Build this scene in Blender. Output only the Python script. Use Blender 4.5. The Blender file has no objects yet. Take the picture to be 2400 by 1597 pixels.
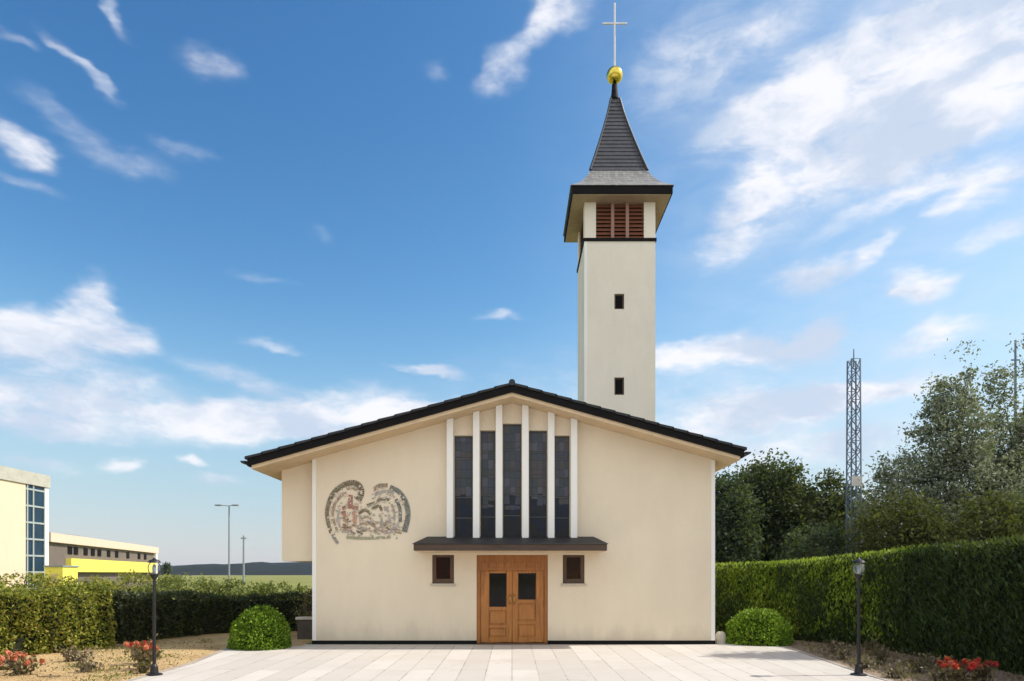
import bpy, bmesh, math, random
import numpy as np
from mathutils import Vector, Matrix
R = math.radians
random.seed(7)
rng = np.random.default_rng(11)
scene = bpy.context.scene
COL = scene.collection

# ------------------------------------------------------------------ camera model of the photograph
F = 1600.0; CX = 1200.0; HY = 1345.0; EYE = 1.72
def P(px, py, d):
    return ((px-CX)/F*d, d, EYE+(HY-py)/F*d)

# ------------------------------------------------------------------ node helpers
def new_mat(name):
    m = bpy.data.materials.new(name); m.use_nodes = True
    nt = m.node_tree
    for n in list(nt.nodes):
        if n.type != 'OUTPUT_MATERIAL': nt.nodes.remove(n)
    return m, nt, nt.nodes.get('Material Output')
def N(nt, t, **kw):
    n = nt.nodes.new(t)
    for k, v in kw.items():
        if hasattr(n, k): setattr(n, k, v)
        else: n.inputs[k].default_value = v
    return n
def L(nt, a, b): nt.links.new(a, b)
def math_n(nt, op, a, b=None, c=None, clamp=False):
    n = nt.nodes.new('ShaderNodeMath'); n.operation = op; n.use_clamp = clamp
    for i, v in enumerate((a, b, c)):
        if v is None: continue
        if isinstance(v, (int, float)): n.inputs[i].default_value = v
        else: L(nt, v, n.inputs[i])
    return n.outputs[0]
def mixc(nt, fac, a, b, mode='MIX'):
    n = nt.nodes.new('ShaderNodeMix'); n.data_type = 'RGBA'; n.blend_type = mode; n.clamp_factor = True
    for idx, v in ((0, fac), (6, a), (7, b)):
        if isinstance(v, (int, float)): n.inputs[idx].default_value = v
        elif isinstance(v, (tuple, list)): n.inputs[idx].default_value = (*v[:3], 1)
        else: L(nt, v, n.inputs[idx])
    return n.outputs[2]
def ramp(nt, fac, stops, interp='LINEAR'):
    n = nt.nodes.new('ShaderNodeValToRGB'); cr = n.color_ramp; cr.interpolation = interp
    while len(cr.elements) < len(stops): cr.elements.new(0.5)
    for e, (p, c) in zip(cr.elements, stops):
        e.position = p; e.color = (*c[:3], 1) if isinstance(c, (tuple, list)) else (c, c, c, 1)
    if fac is not None: L(nt, fac, n.inputs[0])
    return n.outputs[0]
def smooth(nt, v, a, b, lo=0.0, hi=1.0):
    n = nt.nodes.new('ShaderNodeMapRange'); n.interpolation_type = 'SMOOTHSTEP'
    n.inputs[1].default_value = a; n.inputs[2].default_value = b
    n.inputs[3].default_value = lo; n.inputs[4].default_value = hi
    L(nt, v, n.inputs[0]); return n.outputs[0]
def noise(nt, vec, scale, detail=4, rough=0.55, dist=0.0):
    n = nt.nodes.new('ShaderNodeTexNoise')
    n.inputs['Scale'].default_value = scale; n.inputs['Detail'].default_value = detail
    n.inputs['Roughness'].default_value = rough; n.inputs['Distortion'].default_value = dist
    if vec is not None: L(nt, vec, n.inputs['Vector'])
    return n.outputs[0]
def objco(nt): return N(nt, 'ShaderNodeTexCoord').outputs['Object']
def scaled(nt, vec, s, rot=(0, 0, 0)):
    n = nt.nodes.new('ShaderNodeMapping'); n.inputs['Scale'].default_value = s
    n.inputs['Rotation'].default_value = rot
    L(nt, vec, n.inputs['Vector']); return n.outputs[0]
def bump(nt, h, strength=0.3, dist=0.02):
    n = nt.nodes.new('ShaderNodeBump'); n.inputs['Strength'].default_value = strength
    n.inputs['Distance'].default_value = dist; L(nt, h, n.inputs['Height']); return n.outputs[0]
def finish(nt, out, color, rough=0.7, metal=0.0, normal=None, spec=0.5):
    b = nt.nodes.new('ShaderNodeBsdfPrincipled')
    if isinstance(color, tuple): b.inputs['Base Color'].default_value = (*color, 1)
    else: L(nt, color, b.inputs['Base Color'])
    if isinstance(rough, (int, float)): b.inputs['Roughness'].default_value = rough
    else: L(nt, rough, b.inputs['Roughness'])
    b.inputs['Metallic'].default_value = metal
    b.inputs['Specular IOR Level'].default_value = spec
    if normal is not None: L(nt, normal, b.inputs['Normal'])
    L(nt, b.outputs[0], out.inputs[0]); return b

def mat_plain(name, c, rough=0.6, metal=0.0, var=0.15, scale=6.0, bmp=0.1, spec=0.5, streak=False):
    m, nt, out = new_mat(name); v = objco(nt)
    n1 = noise(nt, v, scale, 5)
    n2 = noise(nt, scaled(nt, v, (6, 6, 0.5)) if streak else v, scale*0.25 if not streak else 1.0, 3)
    f = math_n(nt, 'MULTIPLY_ADD', n2, 0.6, math_n(nt, 'MULTIPLY', n1, 0.4))
    lo = tuple(x*(1-var) for x in c); hi = tuple(min(1, x*(1+var)) for x in c)
    col = ramp(nt, f, [(0.3, lo), (0.7, hi)])
    finish(nt, out, col, rough, metal, bump(nt, noise(nt, v, scale*8, 4), bmp, 0.01), spec)
    return m

def mat_plaster(name, c, dirt=0.10):
    m, nt, out = new_mat(name); v = objco(nt)
    big = noise(nt, v, 0.5, 4, 0.6)
    streaks = noise(nt, scaled(nt, v, (1.5, 1.5, 0.5)), 1.6, 6, 0.65)
    trowel = noise(nt, v, 9, 4, 0.6, 0.8)
    fine = noise(nt, v, 60, 3, 0.6)
    f = math_n(nt, 'ADD', math_n(nt, 'MULTIPLY', big, 0.5), math_n(nt, 'MULTIPLY', streaks, 0.5))
    col = ramp(nt, f, [(0.32, tuple(x*(1-dirt) for x in c)), (0.62, c)])
    # splash dirt on the lowest half metre
    sep = N(nt, 'ShaderNodeSeparateXYZ'); L(nt, v, sep.inputs[0])
    h = math_n(nt, 'ADD', sep.outputs[2], math_n(nt, 'MULTIPLY', math_n(nt, 'SUBTRACT', streaks, 0.5), 1.0))
    sp = smooth(nt, h, 0.0, 0.55, 0.28, 0.0)
    col = mixc(nt, sp, col, (0.30, 0.27, 0.22))
    col = mixc(nt, math_n(nt, 'MULTIPLY', fine, 0.12), col, tuple(x*0.6 for x in c))
    finish(nt, out, col, 0.9, 0, bump(nt, math_n(nt, 'ADD', fine, math_n(nt, 'MULTIPLY', trowel, 1.5)), 0.3, 0.012), 0.25)
    return m

def mat_slate(name, c, course=0.16, rough=0.45):
    m, nt, out = new_mat(name); v = objco(nt)
    bt = N(nt, 'ShaderNodeTexBrick'); bt.offset = 0.5
    sep = N(nt, 'ShaderNodeSeparateXYZ'); L(nt, v, sep.inputs[0])
    comb = N(nt, 'ShaderNodeCombineXYZ')
    L(nt, math_n(nt, 'ADD', sep.outputs[0], sep.outputs[1]), comb.inputs[0]); L(nt, sep.outputs[2], comb.inputs[1])
    L(nt, comb.outputs[0], bt.inputs['Vector'])
    bt.inputs['Scale'].default_value = 1.0; bt.inputs['Brick Width'].default_value = course*1.2
    bt.inputs['Row Height'].default_value = course; bt.inputs['Mortar Size'].default_value = 0.008
    bt.inputs['Color1'].default_value = (*[x*0.7 for x in c], 1); bt.inputs['Color2'].default_value = (*[x*1.35 for x in c], 1)
    bt.inputs['Mortar'].default_value = (*[x*0.25 for x in c], 1)
    w = noise(nt, v, 2.2, 5, 0.6)
    col = mixc(nt, math_n(nt, 'MULTIPLY', w, 0.5), bt.outputs[0], tuple(x*1.5 for x in c))
    finish(nt, out, col, rough, 0, bump(nt, bt.outputs[1], -0.4, 0.02), 0.5)
    return m

def mat_wood(name, c, dark, rough=0.5, vertical=True, scale=1.0):
    m, nt, out = new_mat(name); v = objco(nt)
    s = (9*scale, 9*scale, 0.7*scale) if vertical else (0.7*scale, 9*scale, 9*scale)
    g = noise(nt, scaled(nt, v, s), 2.0, 6, 0.65, 1.2)
    w = noise(nt, v, 1.3, 3)
    f = math_n(nt, 'ADD', math_n(nt, 'MULTIPLY', g, 0.75), math_n(nt, 'MULTIPLY', w, 0.25))
    col = ramp(nt, f, [(0.3, dark), (0.5, c), (0.72, tuple(x*1.3 for x in c))])
    finish(nt, out, col, rough, 0, bump(nt, g, 0.2, 0.01), 0.4)
    return m

def mat_leaf(name, cols, trans=0.3, rough=0.55, spec=0.35):
    m, nt, out = new_mat(name)
    g = N(nt, 'ShaderNodeNewGeometry')
    v = objco(nt)
    big = noise(nt, v, 0.9, 3, 0.6)
    f = math_n(nt, 'ADD', math_n(nt, 'MULTIPLY', g.outputs['Random Per Island'], 0.55), math_n(nt, 'MULTIPLY', big, 0.45))
    st = [(0.22 + 0.56*i/(len(cols)-1), c) for i, c in enumerate(cols)]
    col = ramp(nt, f, st)
    b = finish(nt, out, col, rough, 0, None, spec)
    t = N(nt, 'ShaderNodeBsdfTranslucent'); L(nt, mixc(nt, 0.5, col, (0.25, 0.32, 0.03), 'MIX'), t.inputs[0])
    mx = N(nt, 'ShaderNodeMixShader'); mx.inputs[0].default_value = trans
    L(nt, b.outputs[0], mx.inputs[1]); L(nt, t.outputs[0], mx.inputs[2]); L(nt, mx.outputs[0], out.inputs[0])
    return m

def mat_glass_dark(name, c1, c2, rough=0.06, sx=3.0, sz=5.0, lead=True, split=None, upper_reflect=None, spec=0.4):
    """leaded coloured glass seen from outside: dark, glossy, one tint per quarry"""
    m, nt, out = new_mat(name); v = objco(nt)
    sep = N(nt, 'ShaderNodeSeparateXYZ'); L(nt, v, sep.inputs[0])
    comb = N(nt, 'ShaderNodeCombineXYZ'); L(nt, sep.outputs[0], comb.inputs[0]); L(nt, sep.outputs[2], comb.inputs[1])
    vo = N(nt, 'ShaderNodeTexVoronoi'); vo.inputs['Scale'].default_value = 1.0; vo.inputs['Randomness'].default_value = 0.22
    L(nt, scaled(nt, comb.outputs[0], (sx, sz, 1)), vo.inputs['Vector'])
    vr = N(nt, 'ShaderNodeSeparateColor'); L(nt, vo.outputs['Color'], vr.inputs[0])
    mid = tuple((a+b)/2 for a, b in zip(c1, c2))
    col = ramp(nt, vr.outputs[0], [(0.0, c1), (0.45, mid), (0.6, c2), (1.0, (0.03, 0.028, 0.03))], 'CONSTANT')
    if split:  # sky reflection painted in: quarries above the split get lighter tints
        up = ramp(nt, vr.outputs[1], [(0.0, upper_reflect[0]), (0.3, upper_reflect[1]), (0.55, upper_reflect[2]), (0.8, upper_reflect[3])], 'CONSTANT')
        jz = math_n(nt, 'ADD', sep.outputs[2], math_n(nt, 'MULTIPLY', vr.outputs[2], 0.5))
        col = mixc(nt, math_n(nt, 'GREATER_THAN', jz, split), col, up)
    if lead:
        ve = N(nt, 'ShaderNodeTexVoronoi'); ve.feature = 'DISTANCE_TO_EDGE'; ve.inputs['Scale'].default_value = 1.0; ve.inputs['Randomness'].default_value = 0.22
        L(nt, scaled(nt, comb.outputs[0], (sx, sz, 1)), ve.inputs['Vector'])
        col = mixc(nt, smooth(nt, ve.outputs['Distance'], 0.01, 0.03, 1, 0), col, (0.012, 0.012, 0.013))
    wob = noise(nt, v, 5.0, 2)
    finish(nt, out, col, rough, 0, bump(nt, wob, 0.12, 0.02), spec)
    return m

# ------------------------------------------------------------------ mesh helpers
class MB:
    def __init__(self): self.v = []; self.f = []; self.mi = []
    def quad(self, a, b, c, d, mi=0):
        i = len(self.v); self.v += [tuple(a), tuple(b), tuple(c), tuple(d)]; self.f.append((i, i+1, i+2, i+3)); self.mi.append(mi)
    def poly(self, pts, mi=0):
        i = len(self.v); self.v += [tuple(p) for p in pts]; self.f.append(tuple(range(i, i+len(pts)))); self.mi.append(mi)
    def box(self, x0, x1, y0, y1, z0, z1, mi=0):
        i = len(self.v)
        self.v += [(x0,y0,z0),(x1,y0,z0),(x1,y1,z0),(x0,y1,z0),(x0,y0,z1),(x1,y0,z1),(x1,y1,z1),(x0,y1,z1)]
        for q in ((0,3,2,1),(4,5,6,7),(0,1,5,4),(1,2,6,5),(2,3,7,6),(3,0,4,7)):
            self.f.append(tuple(i+k for k in q)); self.mi.append(mi)
    def prism(self, pts, vec, mi=0):
        """planar polygon pts swept along vec"""
        n = len(pts); i = len(self.v); vec = Vector(vec)
        self.v += [tuple(p) for p in pts] + [tuple(Vector(p)+vec) for p in pts]
        self.f.append(tuple(range(i, i+n))); self.mi.append(mi)
        self.f.append(tuple(range(i+2*n-1, i+n-1, -1))); self.mi.append(mi)
        for k in range(n):
            k2 = (k+1) % n
            self.f.append((i+k2, i+k, i+n+k, i+n+k2)); self.mi.append(mi)
    def ring_stack(self, rings, cap=True, mi=0):
        n = len(rings[0]); i0 = len(self.v)
        for r in rings: self.v += [tuple(p) for p in r]
        for a in range(len(rings)-1):
            for k in range(n):
                k2 = (k+1) % n
                self.f.append((i0+a*n+k, i0+a*n+k2, i0+(a+1)*n+k2, i0+(a+1)*n+k)); self.mi.append(mi)
        if cap:
            self.f.append(tuple(i0+k for k in reversed(range(n)))); self.mi.append(mi)
            self.f.append(tuple(i0+(len(rings)-1)*n+k for k in range(n))); self.mi.append(mi)
    def lathe(self, x, y, prof, n=20, mi=0):
        self.ring_stack([[(x+r*math.cos(2*math.pi*k/n), y+r*math.sin(2*math.pi*k/n), z) for k in range(n)] for r, z in prof], True, mi)
    def tube(self, pts, radii, n=8, mi=0):
        pts = [Vector(p) for p in pts]; rings = []
        for j, p in enumerate(pts):
            d = (pts[min(j+1, len(pts)-1)]-pts[max(j-1, 0)]).normalized()
            a = d.cross(Vector((0, 0, 1))); a = a.normalized() if a.length > 1e-3 else Vector((1, 0, 0))
            b = d.cross(a).normalized(); r = radii[j] if isinstance(radii, (list, tuple)) else radii
            rings.append([p + r*(a*math.cos(2*math.pi*k/n)+b*math.sin(2*math.pi*k/n)) for k in range(n)])
        self.ring_stack(rings, True, mi)
    def bar(self, p, q, w, mi=0):
        self.tube([p, q], w, 4, mi)
    def build(self, name, mats, parent=None, bevel=0.0, smooth_faces=False, weld=True):
        me = bpy.data.meshes.new(name); me.from_pydata(self.v, [], self.f)
        mats = mats if isinstance(mats, (list, tuple)) else [mats]
        for m in mats: me.materials.append(m)
        me.polygons.foreach_set('material_index', self.mi)
        bm = bmesh.new(); bm.from_mesh(me)
        if weld: bmesh.ops.remove_doubles(bm, verts=bm.verts, dist=1e-5)
        bmesh.ops.recalc_face_normals(bm, faces=bm.faces)
        bm.to_mesh(me); bm.free()
        if smooth_faces: me.polygons.foreach_set('use_smooth', [True]*len(me.polygons))
        o = bpy.data.objects.new(name, me); COL.objects.link(o)
        if bevel:
            b = o.modifiers.new('bevel', 'BEVEL'); b.width = bevel; b.segments = 2; b.limit_method = 'ANGLE'
        put(o, parent); return o
def put(o, parent):
    if parent is not None:
        o.parent = parent
        base = parent
        M = Matrix.Identity(4)
        chain = []
        while base is not None: chain.append(base); base = base.parent
        root = chain[-1]
        # children are modelled in world coordinates; only the root is placed
        if len(chain) == 1: o.matrix_parent_inverse = Matrix.Translation(-Vector(root.location))
def tag(o, label=None, cat=None, group=None, kind=None):
    if label: o['label'] = label
    if cat: o['category'] = cat
    if group: o['group'] = group
    if kind: o['kind'] = kind
    return o
def thing(name, loc, label, cat, group=None):
    o = bpy.data.objects.new(name, None); COL.objects.link(o); o.location = loc
    o.empty_display_size = 0.3
    return tag(o, label, cat, group)
def dup(root, loc, label=None):
    r = root.copy(); COL.objects.link(r); r.location = loc
    if label: r['label'] = label
    for ch in list(root.children):
        c = ch.copy(); COL.objects.link(c); c.parent = r; c.matrix_parent_inverse = ch.matrix_parent_inverse.copy()
        for g in ch.children:
            d = g.copy(); COL.objects.link(d); d.parent = c; d.matrix_parent_inverse = g.matrix_parent_inverse.copy()
    return r

def leaf_mesh(name, C, A, B, mat, parent=None):
    """one small four-cornered leaf per row: centre C, half length vector A, half width vector B"""
    n = len(C)
    V = np.stack([C-A, C+B, C+A, C-B], axis=1).reshape(-1, 3).astype(np.float32)
    me = bpy.data.meshes.new(name)
    me.vertices.add(4*n); me.vertices.foreach_set('co', V.ravel())
    me.loops.add(4*n); me.loops.foreach_set('vertex_index', np.arange(4*n, dtype=np.int32))
    me.polygons.add(n); me.polygons.foreach_set('loop_start', np.arange(0, 4*n, 4, dtype=np.int32))
    me.materials.append(mat); me.update(calc_edges=True)
    o = bpy.data.objects.new(name, me); COL.objects.link(o); put(o, parent); return o
def unit(a): return a/np.maximum(np.linalg.norm(a, axis=1, keepdims=True), 1e-9)
def rand_dirs(n, up=0.0):
    d = rng.normal(size=(n, 3)); d[:, 2] += up; return unit(d)
def leaves_at(C, size, aspect=0.55, spread=0.35, axis=None, jitter=1.0):
    n = len(C)
    d = rand_dirs(n)
    if axis is not None: d = unit(np.asarray(axis)*1.0 + d*jitter)
    e = unit(np.cross(d, rand_dirs(n)))
    s = size*(1+spread*rng.normal(size=(n, 1))).clip(0.4, 2.0)
    return C, d*s, e*s*aspect

# ------------------------------------------------------------------ materials
M = {}
M['wall'] = mat_plaster('cream_plaster', (0.765, 0.66, 0.505), 0.08)
M['towerwall'] = mat_plaster('tower_plaster', (0.80, 0.745, 0.64), 0.12)
M['trim'] = mat_plain('white_paint', (0.80, 0.78, 0.74), 0.6, 0, 0.04, 3, 0.05, streak=True)
M['plinth'] = mat_plain('dark_plinth', (0.010, 0.010, 0.010), 0.9, 0, 0.3, 6, 0.1, 0.15)
M['slate'] = mat_slate('slate', (0.032, 0.033, 0.042), 0.16, 0.55)
M['roof'] = mat_slate('roof_tile', (0.012, 0.012, 0.015), 0.22, 0.65)
M['fascia'] = mat_plain('dark_fascia', (0.007, 0.006, 0.006), 0.7, 0, 0.3, 4, 0.1, 0.12)
M['roofedge'] = mat_plain('roof_edge_metal', (0.012, 0.015, 0.02), 0.4, 0.0, 0.3, 5)
M['soffit'] = mat_plain('soffit_board', (0.62, 0.47, 0.30), 0.7, 0, 0.12, 5)
M['towersoffit'] = mat_plain('tower_soffit_board', (0.38, 0.29, 0.21), 0.7, 0, 0.15, 5)
M['door'] = mat_wood('door_oak', (0.38, 0.150, 0.032), (0.20, 0.070, 0.015), 0.5)
M['doorframe'] = mat_wood('door_frame_wood', (0.32, 0.120, 0.025), (0.15, 0.052, 0.010), 0.5)
M['brown'] = mat_wood('brown_window_wood', (0.085, 0.045, 0.022), (0.04, 0.02, 0.01), 0.5)
M['louvre'] = mat_wood('louvre_wood', (0.19, 0.070, 0.036), (0.09, 0.030, 0.016), 0.6, False)
M['louvrebar'] = mat_wood('louvre_post', (0.30, 0.16, 0.125), (0.18, 0.09, 0.075), 0.6)
M['canopywood'] = mat_wood('canopy_board', (0.065, 0.038, 0.024), (0.03, 0.018, 0.012), 0.5, False)
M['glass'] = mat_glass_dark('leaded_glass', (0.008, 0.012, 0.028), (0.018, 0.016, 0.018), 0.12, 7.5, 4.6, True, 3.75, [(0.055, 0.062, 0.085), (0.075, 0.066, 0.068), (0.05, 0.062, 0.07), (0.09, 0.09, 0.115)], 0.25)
M['smallglass'] = mat_glass_dark('small_window_glass', (0.030, 0.004, 0.002), (0.018, 0.006, 0.002), 0.15, 6, 6, True, None, None, 0.12)
M['brownglass'] = mat_glass_dark('brown_window_glass', (0.045, 0.018, 0.004), (0.028, 0.012, 0.004), 0.15, 6, 6, True, None, None, 0.12)
M['doorglass'] = mat_plain('door_glass', (0.008, 0.007, 0.006), 0.05, 0, 0.2, 3, 0.02, 0.18)
M['winframe'] = mat_plain('window_frame_dark', (0.06, 0.058, 0.055), 0.5)
M['brass'] = mat_plain('brass', (0.55, 0.40, 0.15), 0.3, 1.0, 0.2)
M['gold'] = mat_plain('gilded_ball', (0.75, 0.58, 0.10), 0.22, 1.0, 0.12, 3, 0.02)
M['silver'] = mat_plain('cross_metal', (0.60, 0.61, 0.64), 0.4, 0.3, 0.05)
M['iron'] = mat_plain('black_iron', (0.018, 0.017, 0.018), 0.45, 0.4, 0.3)
M['mast'] = mat_plain('mast_steel', (0.13, 0.175, 0.24), 0.55, 0.2, 0.2)
M['greypole'] = mat_plain('galvanised_pole', (0.22, 0.26, 0.29), 0.6, 0.0, 0.1)
M['bark'] = mat_plain('bark', (0.075, 0.058, 0.042), 0.9, 0, 0.4, 6, 0.6, streak=True)
M['kerb'] = mat_plain('kerb_stone', (0.33, 0.29, 0.24), 0.9, 0, 0.2, 5, 0.4)
M['stone'] = mat_plain('pale_stone', (0.50, 0.46, 0.38), 0.85, 0, 0.15, 5, 0.4)
M['block'] = mat_plaster('block_cream', (0.68, 0.585, 0.43), 0.06)
M['blocktop'] = mat_plain('block_parapet', (0.42, 0.42, 0.36), 0.8)
M['blockglass'] = mat_plain('stair_glass', (0.008, 0.034, 0.062), 0.12, 0, 0.5, 0.8, 0.02, 0.35)
M['barpaint'] = mat_plain('grey_green_paint', (0.34, 0.39, 0.38), 0.6, 0, 0.1)
M['white'] = mat_plain('white_panel', (0.78, 0.75, 0.70), 0.7, 0, 0.05)
M['hallroof'] = mat_plain('cream_fascia', (0.66, 0.55, 0.42), 0.7, 0, 0.06)
M['grey'] = mat_plain('grey_wall', (0.15, 0.125, 0.105), 0.85, 0, 0.12)
M['mulchstone'] = mat_plain('dark_stone', (0.075, 0.06, 0.048), 0.9, 0, 0.3, 9, 0.6)
M['yellow'] = mat_plain('yellow_wall', (0.80, 0.72, 0.12), 0.7, 0, 0.08)
M['darkglass'] = mat_plain('dark_pane', (0.007, 0.007, 0.008), 0.55, 0, 0.2, 6, 0.05, 0.05)

# ------------------------------------------------------------------ world: sky and clouds
SUN_EL, SUN_AZ = R(47), R(4)      # sun from the right (+x), a touch behind the facade (+y)
def build_world():
    w = bpy.data.worlds.new('World'); scene.world = w; w.use_nodes = True
    nt = w.node_tree; bg = nt.nodes['Background']
    sky = N(nt, 'ShaderNodeTexSky'); sky.sky_type = 'NISHITA'; sky.sun_disc = False
    sky.sun_elevation = SUN_EL; sky.sun_rotation = math.pi/2 - SUN_AZ
    sky.air_density = 1.0; sky.dust_density = 0.6; sky.ozone_density = 2.0
    co = N(nt, 'ShaderNodeTexCoord').outputs['Generated']
    nv = N(nt, 'ShaderNodeVectorMath', operation='NORMALIZE'); L(nt, co, nv.inputs[0])
    sep = N(nt, 'ShaderNodeSeparateXYZ'); L(nt, nv.outputs[0], sep.inputs[0])
    az = math_n(nt, 'ARCTAN2', sep.outputs[0], sep.outputs[1])
    el = math_n(nt, 'ARCSINE', sep.outputs[2])
    ae = N(nt, 'ShaderNodeCombineXYZ'); L(nt, az, ae.inputs[0]); L(nt, el, ae.inputs[1])
    # ragged edges: push the azimuth/elevation about with noise
    def warp(scale, amt, stretch):
        n = nt.nodes.new('ShaderNodeTexNoise'); n.inputs['Scale'].default_value = scale
        n.inputs['Detail'].default_value = 4; n.inputs['Roughness'].default_value = 0.6
        L(nt, scaled(nt, ae.outputs[0], (1, stretch, 1)), n.inputs['Vector'])
        s = N(nt, 'ShaderNodeVectorMath', operation='SUBTRACT'); L(nt, n.outputs[1], s.inputs[0]); s.inputs[1].default_value = (0.5, 0.5, 0.5)
        k = N(nt, 'ShaderNodeVectorMath', operation='MULTIPLY'); L(nt, s.outputs[0], k.inputs[0]); k.inputs[1].default_value = amt
        return k.outputs[0]
    ad = N(nt, 'ShaderNodeVectorMath', operation='ADD'); L(nt, ae.outputs[0], ad.inputs[0]); L(nt, warp(6, (0.13, 0.075, 0), 2.0), ad.inputs[1])
    pos = ad.outputs[0]
    E = CLOUDS
    tot = None
    for (px, py, hw, hh, ang, wt) in E:
        a0 = math.atan((px-CX)/F); e0 = math.atan((HY-py)/F*math.cos(a0))
        mp = nt.nodes.new('ShaderNodeMapping'); mp.vector_type = 'TEXTURE'
        mp.inputs['Location'].default_value = (a0, e0, 0)
        mp.inputs['Rotation'].default_value = (0, 0, R(ang))
        mp.inputs['Scale'].default_value = (hw/F*math.cos(a0)**1.5, hh/F*math.cos(a0)**1.2, 1)
        L(nt, pos, mp.inputs['Vector'])
        ln = N(nt, 'ShaderNodeVectorMath', operation='LENGTH'); L(nt, mp.outputs[0], ln.inputs[0])
        s = smooth(nt, ln.outputs['Value'], 0.15, 1.0, wt, 0.0)
        tot = s if tot is None else math_n(nt, 'ADD', tot, s)
    tot = math_n(nt, 'MINIMUM', tot, 1.15)
    fb = noise(nt, scaled(nt, ae.outputs[0], (1, 3.0, 1), (0, 0, R(-9))), 9.0, 8, 0.62, 0.6)
    fb2 = noise(nt, scaled(nt, ae.outputs[0], (1, 2.2, 1)), 26.0, 6, 0.6, 0.2)
    fbm = math_n(nt, 'ADD', math_n(nt, 'MULTIPLY', fb, 0.60), math_n(nt, 'MULTIPLY', fb2, 0.40))
    fbs = smooth(nt, fbm, 0.33, 0.68)
    dens = math_n(nt, 'MULTIPLY', tot, math_n(nt, 'MULTIPLY_ADD', fbs, 0.72, 0.46))
    dens = smooth(nt, dens, -0.02, 0.92)
    # whiter air low over the horizon
    low = smooth(nt, el, 0.02, 0.40, 0.75, 0.0)
    skyc = N(nt, 'ShaderNodeHueSaturation'); skyc.inputs['Hue'].default_value = SKY_HUE
    skyc.inputs['Saturation'].default_value = SKY_SAT; skyc.inputs['Value'].default_value = SKY_VAL
    L(nt, sky.outputs[0], skyc.inputs['Color'])
    c0 = mixc(nt, low, skyc.outputs[0], HORIZON)
    ch = N(nt, 'ShaderNodeSeparateColor'); L(nt, c0, ch.inputs[0]); cm = N(nt, 'ShaderNodeCombineColor')
    for i, (a, g) in enumerate(SKY_GRADE):
        L(nt, math_n(nt, 'MULTIPLY', math_n(nt, 'POWER', math_n(nt, 'MULTIPLY', ch.outputs[i], 0.232), g), a/0.232), cm.inputs[i])
    c0 = cm.outputs[0]
    # unseen bright cloud added behind the camera as fill light for the facade
    fill_mask = math_n(nt, 'MULTIPLY', smooth(nt, math_n(nt, 'MULTIPLY', sep.outputs[1], -1.0), -0.05, 0.30), smooth(nt, el, 0.02, 0.18))
    fill_dens = math_n(nt, 'MULTIPLY', fill_mask, smooth(nt, noise(nt, nv.outputs[0], 2.2, 6, 0.6), 0.30, 0.52))
    shade = noise(nt, scaled(nt, pos, (1, 1.8, 1)), 6.0, 5, 0.55)
    cc = mixc(nt, smooth(nt, shade, 0.40, 0.60), CLOUD_D, CLOUD_W)
    # thin bright veil on the side of the sun
    veil = math_n(nt, 'MULTIPLY', smooth(nt, az, -0.05, 0.55, 0.0, 0.36), smooth(nt, fb, 0.25, 0.65, 0.5, 1.0))
    c0 = mixc(nt, veil, c0, (3.2, 3.6, 4.1))
    c1 = mixc(nt, math_n(nt, 'MULTIPLY', dens, 0.95), c0, cc)
    c1 = mixc(nt, math_n(nt, 'MULTIPLY', fill_dens, 0.96), c1, CLOUD_FILL)
    L(nt, c1, bg.inputs[0]); bg.inputs[1].default_value = SKY_STRENGTH
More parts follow.
